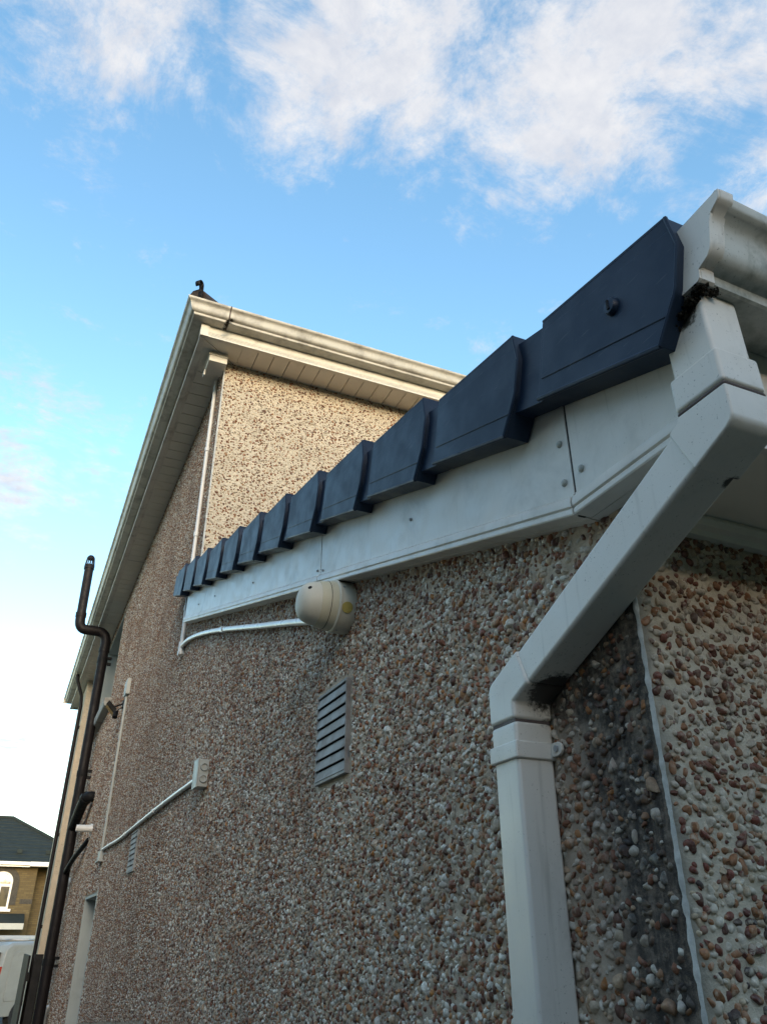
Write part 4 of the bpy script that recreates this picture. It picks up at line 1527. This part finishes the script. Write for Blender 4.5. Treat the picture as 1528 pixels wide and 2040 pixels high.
# box under the eave at the corner
eb = thing('eave_box', 'cream box under the house eave at the top of the conduit', 'box', (0.9, 6.1, 4.76))
MB().box(0.825, 0.995, 5.90, 6.12, 4.772, ZS - 0.005).build('housing', 'eave_pvc', eb, bevel=0.003)
MB().box(0.815, 1.0, 5.89, 6.13, 4.838, 4.852).build('lid_rim', 'eave_pvc', eb, bevel=0.002)
MB().box(0.815, 0.83, 6.06, 6.12, 4.715, 4.775).build('tab', 'eave_pvc', eb, bevel=0.002)

# far corner downpipe
fd = thing('downpipe', 'slim dark downpipe at the far corner of the house', 'downpipe', (0.80, 17.8, ZG))
MB().tube([(0.81, 17.72, ZG), (0.81, 17.72, 4.35), (0.79, 17.72, 4.55), (0.66, 17.72, 4.86), (0.63, 17.72, 5.02)], 0.035, 12).build('pipe', 'brown_pvc', fd)
for z in (3.9, 1.8, 0.2):
    MB().box(0.81, 0.87, 17.70, 17.74, z - 0.03, z + 0.03).build('bracket', 'brown_pvc', fd)

# black gate standing open beyond the stack
gt = thing('gate', 'black timber side gate standing open beyond the soil pipe', 'gate', (0.72, 18, ZG))
brd = None
for k in range(12):
    if brd is None:
        brd = MB().box(0.690, 0.725, 16.9, 17.09, ZG + 0.05, -0.26).build('board', 'black_timber', gt, bevel=0.003)
    else:
        c = brd.copy()
        c.parent = gt
        c.location = (0, k * 0.2 * D, 0)
        COL.objects.link(c)
MB().box(0.726, 0.76, 16.92, 19.28, -0.65, -0.52).build('rail', 'black_timber', gt)
MB().box(0.726, 0.76, 16.92, 19.28, ZG + 0.4, ZG + 0.53).build('rail', 'black_timber', gt)
gp = MB()
gp.box(0.79, 0.93, 16.9, 17.05, ZG, -0.24)
tag(gp.build('gate_post', 'black_timber', None, bevel=0.005), 'black timber gate post against the house wall', 'post')

# ================================================================== house across the road (metres)
nb = thing('neighbour_house', 'yellow brick house with dark green tiled hip roof across the road', 'building', (-3, 42, 0), None, False)
NX0, NX1, NY0, NY1 = -9.0, 1.33, 40.0, 50.0
wall = MB()
# front wall with an arched opening, built as strips
wx0, wx1, wz0, wz1 = -0.45, 0.44, 2.95, 3.98
wall.box(NX0, wx0, NY0, NY0 + 0.3, 0, 4.62)
wall.box(wx1, NX1, NY0, NY0 + 0.3, 0, 4.62)
wall.box(wx0, wx1, NY0, NY0 + 0.3, 0, wz0)
mid, rad_w = (wx0 + wx1) / 2, (wx1 - wx0) / 2
arch = [(mid + rad_w * math.cos(math.pi * k / 16), wz1 + rad_w * 0.92 * math.sin(math.pi * k / 16)) for k in range(17)]
wall.prism(arch + [(wx0, 4.62), (wx1, 4.62)], 'y', NY0, NY0 + 0.3)
wall.box(NX1 - 0.3, NX1, NY0 + 0.3, NY1, 0, 4.62)
wall.box(NX1, 5.0, NY0 + 1.1, NY0 + 1.4, 0, 4.62)
wall.box(NX0, NX0 + 0.3, NY0 + 0.3, NY1, 0, 4.62)
wall.build('wall', 'brick', nb, plan=False, smooth=False)
band = MB()
band.box(0.86, NX1 + 0.015, NY0 - 0.015, NY0 + 0.01, 3.14, 3.33)
band.build('brick_band', 'dark_brick', nb, plan=False)
so, si = [], []
for k in range(17):
    a = math.pi * k / 16
    so.append((mid + (rad_w + 0.26) * math.cos(a), wz1 + (rad_w + 0.20) * 0.95 * math.sin(a)))
    si.append((mid + rad_w * math.cos(a), wz1 + rad_w * 0.92 * math.sin(a)))
ring = [(wx1 + 0.26, wz0)] + so + [(wx0 - 0.26, wz0), (wx0, wz0)] + si[::-1] + [(wx1, wz0)]
sr_ = MB()
fsq, vsq = [], []
outer = [(wx1 + 0.26, 3.10)] + so + [(wx0 - 0.26, 3.10)]
inner = [(wx1, 3.10)] + si + [(wx0, 3.10)]
for (a, b), (c, d) in zip(outer, inner):
    vsq += [(a, NY0 - 0.03, b), (c, NY0 - 0.03, d), (a, NY0 + 0.01, b), (c, NY0 + 0.01, d)]
for i in range(len(outer) - 1):
    o = 4 * i
    fsq += [(o, o + 4, o + 5, o + 1), (o, o + 2, o + 6, o + 4), (o + 1, o + 5, o + 7, o + 3)]
sr_.add(vsq, fsq)
sr_.build('arch_surround', 'dark_brick', nb, plan=False, smooth=False)
wf = MB()
vsq, fsq = [], []
o2 = [(wx1, wz0)] + si + [(wx0, wz0)]
i2 = [(wx1 - 0.08, wz0)] + [(mid + (rad_w - 0.08) * math.cos(math.pi * k / 16), wz1 + (rad_w * 0.92 - 0.08) * math.sin(math.pi * k / 16)) for k in range(17)] + [(wx0 + 0.08, wz0)]
for (a, b), (c, d) in zip(o2, i2):
    vsq += [(a, NY0 + 0.03, b), (c, NY0 + 0.03, d), (c, NY0 + 0.12, d)]
for i in range(len(o2) - 1):
    o = 3 * i
    fsq += [(o, o + 3, o + 4, o + 1), (o + 1, o + 4, o + 5, o + 2)]
wf.add(vsq, fsq)
wf.box(wx0 + 0.08, wx1 - 0.08, NY0 + 0.035, NY0 + 0.1, 3.80, 3.90)
wf.box(-0.06, 0.02, NY0 + 0.037, NY0 + 0.1, wz0 + 0.08, 3.80)
wf.box(wx0 + 0.08, wx1 - 0.08, NY0 + 0.035, NY0 + 0.1, wz0, wz0 + 0.08)
wno = wf.build('window', 'clean_pvc', nb, plan=False, smooth=False)
MB().box(wx0, wx1, NY0 + 0.14, NY0 + 0.16, wz0, wz1 + rad_w).build('pane', 'glass', wno, plan=False, smooth=False)
MB().box(wx0 - 0.08, wx1 + 0.12, NY0 - 0.12, NY0 + 0.03, wz0 - 0.10, wz0 - 0.001).build('sill', 'clean_pvc', wno, plan=False)
# hipped roof as overlapping tile courses
rz0, rz1 = 4.72, 6.98
slope_y = 4.6
nr = 13
rfo = None
for k in range(nr):
    t0, t1 = k / nr, (k + 1) / nr
    hx0, hx1 = 3.7 - 3.8 * t0, 3.7 - 3.8 * t1
    ya, yb = NY0 - 0.35 + slope_y * t0, NY0 - 0.35 + slope_y * t1
    za, zb = rz0 + (rz1 - rz0) * t0, rz0 + (rz1 - rz0) * t1
    m = MB()
    m.add([(NX0, ya, za), (hx0, ya, za), (hx0, ya, za + 0.045), (NX0, ya, za + 0.045), (NX0, yb, zb), (hx1, yb, zb), (hx1, yb, zb + 0.02), (NX0, yb, zb + 0.02)],
          [(0, 1, 2, 3), (3, 2, 6, 7), (4, 7, 6, 5), (0, 4, 5, 1), (1, 5, 6, 2), (0, 3, 7, 4)])
    if rfo is None:
        core = MB()
        core.add([(NX0, NY0 - 0.3, rz0), (3.68, NY0 - 0.3, rz0), (-0.1, NY0 - 0.35 + slope_y, rz1 - 0.02), (NX0, NY0 - 0.35 + slope_y, rz1 - 0.02), (NX0, NY1 + 0.3, rz0), (3.68, NY1 + 0.3, rz0)],
                 [(0, 1, 2, 3), (1, 5, 2), (3, 2, 5, 4), (0, 3, 4), (0, 4, 5, 1)])
        rfo = core.build('roof', 'green_tile', nb, plan=False, smooth=False)
    m.build('tile_course', 'green_tile', rfo, plan=False, smooth=False)
MB().tube([(3.75, NY0 - 0.4, rz0 + 0.03), (-0.12, NY0 - 0.35 + slope_y, rz1 + 0.04)], 0.09, 8).build('hip_ridge', 'green_tile', rfo, plan=False)
MB().tube([(NX0, NY0 - 0.35 + slope_y, rz1 + 0.03), (-0.10, NY0 - 0.35 + slope_y, rz1 + 0.03)], 0.09, 8).build('ridge', 'green_tile', rfo, plan=False)
for px_ in (0.35, 1.55):
    MB().box(px_, px_ + 0.22, NY0 + 0.35, NY0 + 0.62, 5.14, 5.30).build('roof_vent', 'green_tile', rfo, plan=False)
gn = MB()
gn.box(NX0, 0.98, NY0 - 0.50, NY0 - 0.38, 4.62, 4.74)
gn.box(NX0, 0.98, NY0 - 0.375, NY0 - 0.34, 4.55, 4.73)
gn.build('gutter', 'clean_pvc', nb, plan=False)
gn = MB()
gn.box(0.985, 3.8, NY0 - 0.52, NY0 - 0.36, 4.58, 4.75)
gn.build('gutter', 'clean_pvc', nb, plan=False)
MB().box(NX0, 3.8, NY0 - 0.34, NY0 + 0.05, 4.58, 4.62).build('soffit', 'soffit_pvc', nb, plan=False)
cn = MB()
cn.prism([(NY0 - 1.4, 2.40), (NY0, 2.78), (NY0, 2.70), (NY0 - 1.4, 2.34)], 'x', NX0, 1.15)
cn.build('canopy', 'green_tile', nb, plan=False)
MB().box(NX0, 1.15, NY0 - 1.46, NY0 - 1.41, 2.18, 2.40).build('canopy_fascia', 'grey_plastic', nb, plan=False)

# ---- van parked across the road
va = thing('van', 'small white panel van with roof ladder parked in front of the brick house', 'van', (0.38, 22.0, 0), None, False)
ang = R(38)


def rot(p):
    # van frame: u along the van from its tail, v across, z up; near tail corner at the origin
    u, v, z = p
    return (0.38 + u * math.cos(ang) - v * math.sin(ang), 22.0 + u * math.sin(ang) + v * math.cos(ang), z)


def vbuild(m, name, mat, parent, **k):
    m.v = [rot(p) for p in m.v]
    return m.build(name, mat, parent, plan=False, **k)


prof_ = [(0.0, 0.32), (-0.04, 0.75), (-0.02, 1.10), (0.04, 1.60), (0.10, 1.72), (0.22, 1.78), (2.5, 1.80), (2.75, 1.74), (3.35, 1.18), (4.05, 1.02), (4.2, 0.85), (4.22, 0.34)]
m = MB()
def at_v(v, inset):
    return [(u, v, z) for u, z in prof_]
vs = []
for v in (0.0, 0.06, 1.64, 1.70):
    vs += [(u, v, z - (0.05 if (v in (0.0, 1.70) and z > 1.7) else 0)) for u, z in prof_]
n = len(prof_)
fs = [tuple(range(n)), tuple(range(4 * n - 1, 3 * n - 1, -1))]
for i in range(3):
    for k in range(n):
        k2 = (k + 1) % n
        fs.append((i * n + k, (i + 1) * n + k, (i + 1) * n + k2, i * n + k2))
m.add(vs, fs)
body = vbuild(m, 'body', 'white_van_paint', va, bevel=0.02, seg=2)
pan = MB()
pp = [(0.22, 0.62), (1.55, 0.62), (1.62, 0.70), (1.62, 1.50), (1.54, 1.60), (0.32, 1.60), (0.24, 1.52), (0.18, 0.70)]
pan.prism(pp, 'y', -0.012, 0.004)
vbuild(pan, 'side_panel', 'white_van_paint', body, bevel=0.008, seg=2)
vbuild(MB().prism([(0.15, 1.05), (1.55, 1.05), (1.55, 1.58), (0.15, 1.58)], 'x', -0.03, 0.02), 'rear_window', 'glass', va)
vbuild(MB().box(-0.055, 0.02, 0.005, 0.13, 0.72, 1.30), 'tail_lamp', 'red_lens', va, bevel=0.01)
vbuild(MB().box(-0.055, 0.02, 1.57, 1.695, 0.72, 1.30), 'tail_lamp', 'red_lens', va, bevel=0.01)
vbuild(MB().box(-0.09, 0.05, 0.02, 1.68, 0.30, 0.52), 'bumper', 'rubber', va, bevel=0.02)
for u in (0.75, 3.4):
    for v in (0.0, 1.53):
        w_ = MB().tube([(u, v - 0.01, 0.32), (u, v + 0.18, 0.32)], 0.32, 24)
        wo_ = vbuild(w_, 'wheel', 'rubber', va)
        vbuild(MB().tube([(u, v - 0.02, 0.32), (u, v - 0.008, 0.32)], 0.19, 16), 'rim', 'steel', wo_)
ld = thing('ladder', 'aluminium ladder lying on the roof of the white van', 'ladder', (0.9, 22.3, 1.8), None, False)
vbuild(MB().box(0.25, 3.0, 0.55, 0.60, 1.85, 1.92), 'stile', 'aluminium', ld)
vbuild(MB().box(0.25, 3.0, 0.95, 1.00, 1.85, 1.92), 'stile', 'aluminium', ld)
for k in range(10):
    vbuild(MB().tube([(0.4 + k * 0.27, 0.60, 1.885), (0.4 + k * 0.27, 0.95, 1.885)], 0.016, 8), 'rung', 'aluminium', ld)
rk = thing('roof_rack', 'aluminium roof bars on the white van', 'roof rack', (0.9, 22.3, 1.8), None, False)
for u in (0.6, 1.6, 2.4):
    vbuild(MB().box(u, u + 0.05, 0.08, 1.62, 1.815, 1.848), 'bar', 'aluminium', rk)

# ================================================================== unseen house added so its shadow covers the extension (metres)
bh = thing('shade_rear_house', 'brick house added out of view behind the camera to shade the extension', 'building', (0, -14, 0), None, False)
RZ, RYR = 6.75, -12.0
m = MB()
m.box(-14, 16, -16.0, -8.2, 0, 4.9)
m.build('wall', 'brick', bh, plan=False, smooth=False)
m = MB()
m.prism([(-16.5, 4.75), (-7.7, 4.75), (-7.7, 4.88), (RYR, RZ), (-16.5, 4.88)], 'x', -14.4, 16.4)
m.build('roof', 'roof_tile', bh, plan=False, smooth=False)
for x in (-10, -4, 2, 8):
    w_ = MB().box(x, x + 1.4, -8.22, -8.15, 2.9, 4.2).build('window', 'clean_pvc', bh, plan=False)
    MB().box(x + 0.08, x + 1.32, -8.148, -8.14, 2.98, 4.12).build('pane', 'glass', w_, plan=False)

# ================================================================== unseen conifers added to keep low light off the extension (metres)
hb = bmesh.new()
bmesh.ops.create_grid(hb, x_segments=90, y_segments=36, size=1.0)
for v in hb.verts:
    u_, w_ = v.co.x, (v.co.y + 1) / 2          # bent over an inverted U: front, top, back
    r_ = random.Random(int((u_ * 977 + w_ * 7919) * 1000))
    q_ = w_ * (3.95 * 2 + 1.2)
    x_ = u_ * 9.0 + 4.0
    if q_ < 3.95:
        p_ = (x_, -3.6, q_)
    elif q_ < 5.15:
        p_ = (x_, -3.6 - (q_ - 3.95), 3.95)
    else:
        p_ = (x_, -4.8, 3.95 - (q_ - 5.15))
    v.co = Vector(p_) + Vector((r_.uniform(-.1, .1), r_.uniform(-.12, .12), r_.uniform(-.1, .1)))
hm = bpy.data.meshes.new('shade_hedge')
hb.to_mesh(hm)
hb.free()
M['shade_hedge'] = m_ground('shade_hedge_leaves', (0.02, 0.035, 0.012), (0.05, 0.075, 0.025), 9.0)
hm.materials.append(M['shade_hedge'])
shade_hedge = bpy.data.objects.new('shade_hedge', hm)
COL.objects.link(shade_hedge)
tag(shade_hedge, 'tall dark conifers added out of view behind the camera to shade the extension', 'shade_hedge')

# ================================================================== unseen block wall added to darken the lower side wall (metres)
bw = thing('shade_wall', 'rendered block wall added out of view at the left to darken the lower side wall', 'wall', (-1.3, 4, 0), None, False)
MB().box(-1.45, -1.25, -3.3, 11.5, 0, 1.85).build('wall', 'concrete_sill', bw, plan=False, smooth=False)
for k in range(25):
    MB().box(-1.49, -1.21, -3.3 + k * 0.6, -2.71 + k * 0.6, 1.852, 1.91).build('coping_stone', 'concrete_sill', bw, plan=False, bevel=0.008)

# ================================================================== unseen house added at the left to cut sky light (metres)
nd = thing('shade_side_house', 'pebbledashed house added out of view at the left to block sky light', 'building', (-6, 4, 0), None, False)
SX = -6.0
MB().box(SX - 8, SX, -3.0, 11.0, 0, 5.1).build('wall', 'dash_house_side', nd, plan=False, smooth=False)
m = MB()
m.add([(SX - 8.3, -3.3, 5.1), (SX + 0.3, -3.3, 5.1), (SX + 0.3, 11.3, 5.1), (SX - 8.3, 11.3, 5.1), (SX - 4, 1.0, 7.2), (SX - 4, 7.0, 7.2),
       (SX - 8.3, -3.3, 5.0), (SX + 0.3, -3.3, 5.0), (SX + 0.3, 11.3, 5.0), (SX - 8.3, 11.3, 5.0)],
      [(0, 1, 4), (1, 2, 5, 4), (2, 3, 5), (3, 0, 4, 5), (9, 8, 7, 6), (0, 6, 7, 1), (1, 7, 8, 2), (2, 8, 9, 3), (3, 9, 6, 0)])
m.build('roof', 'roof_tile', nd, plan=False, smooth=False)

# tidy helper properties
for o in bpy.data.objects:
    if '_w' in o.keys():
        del o['_w']
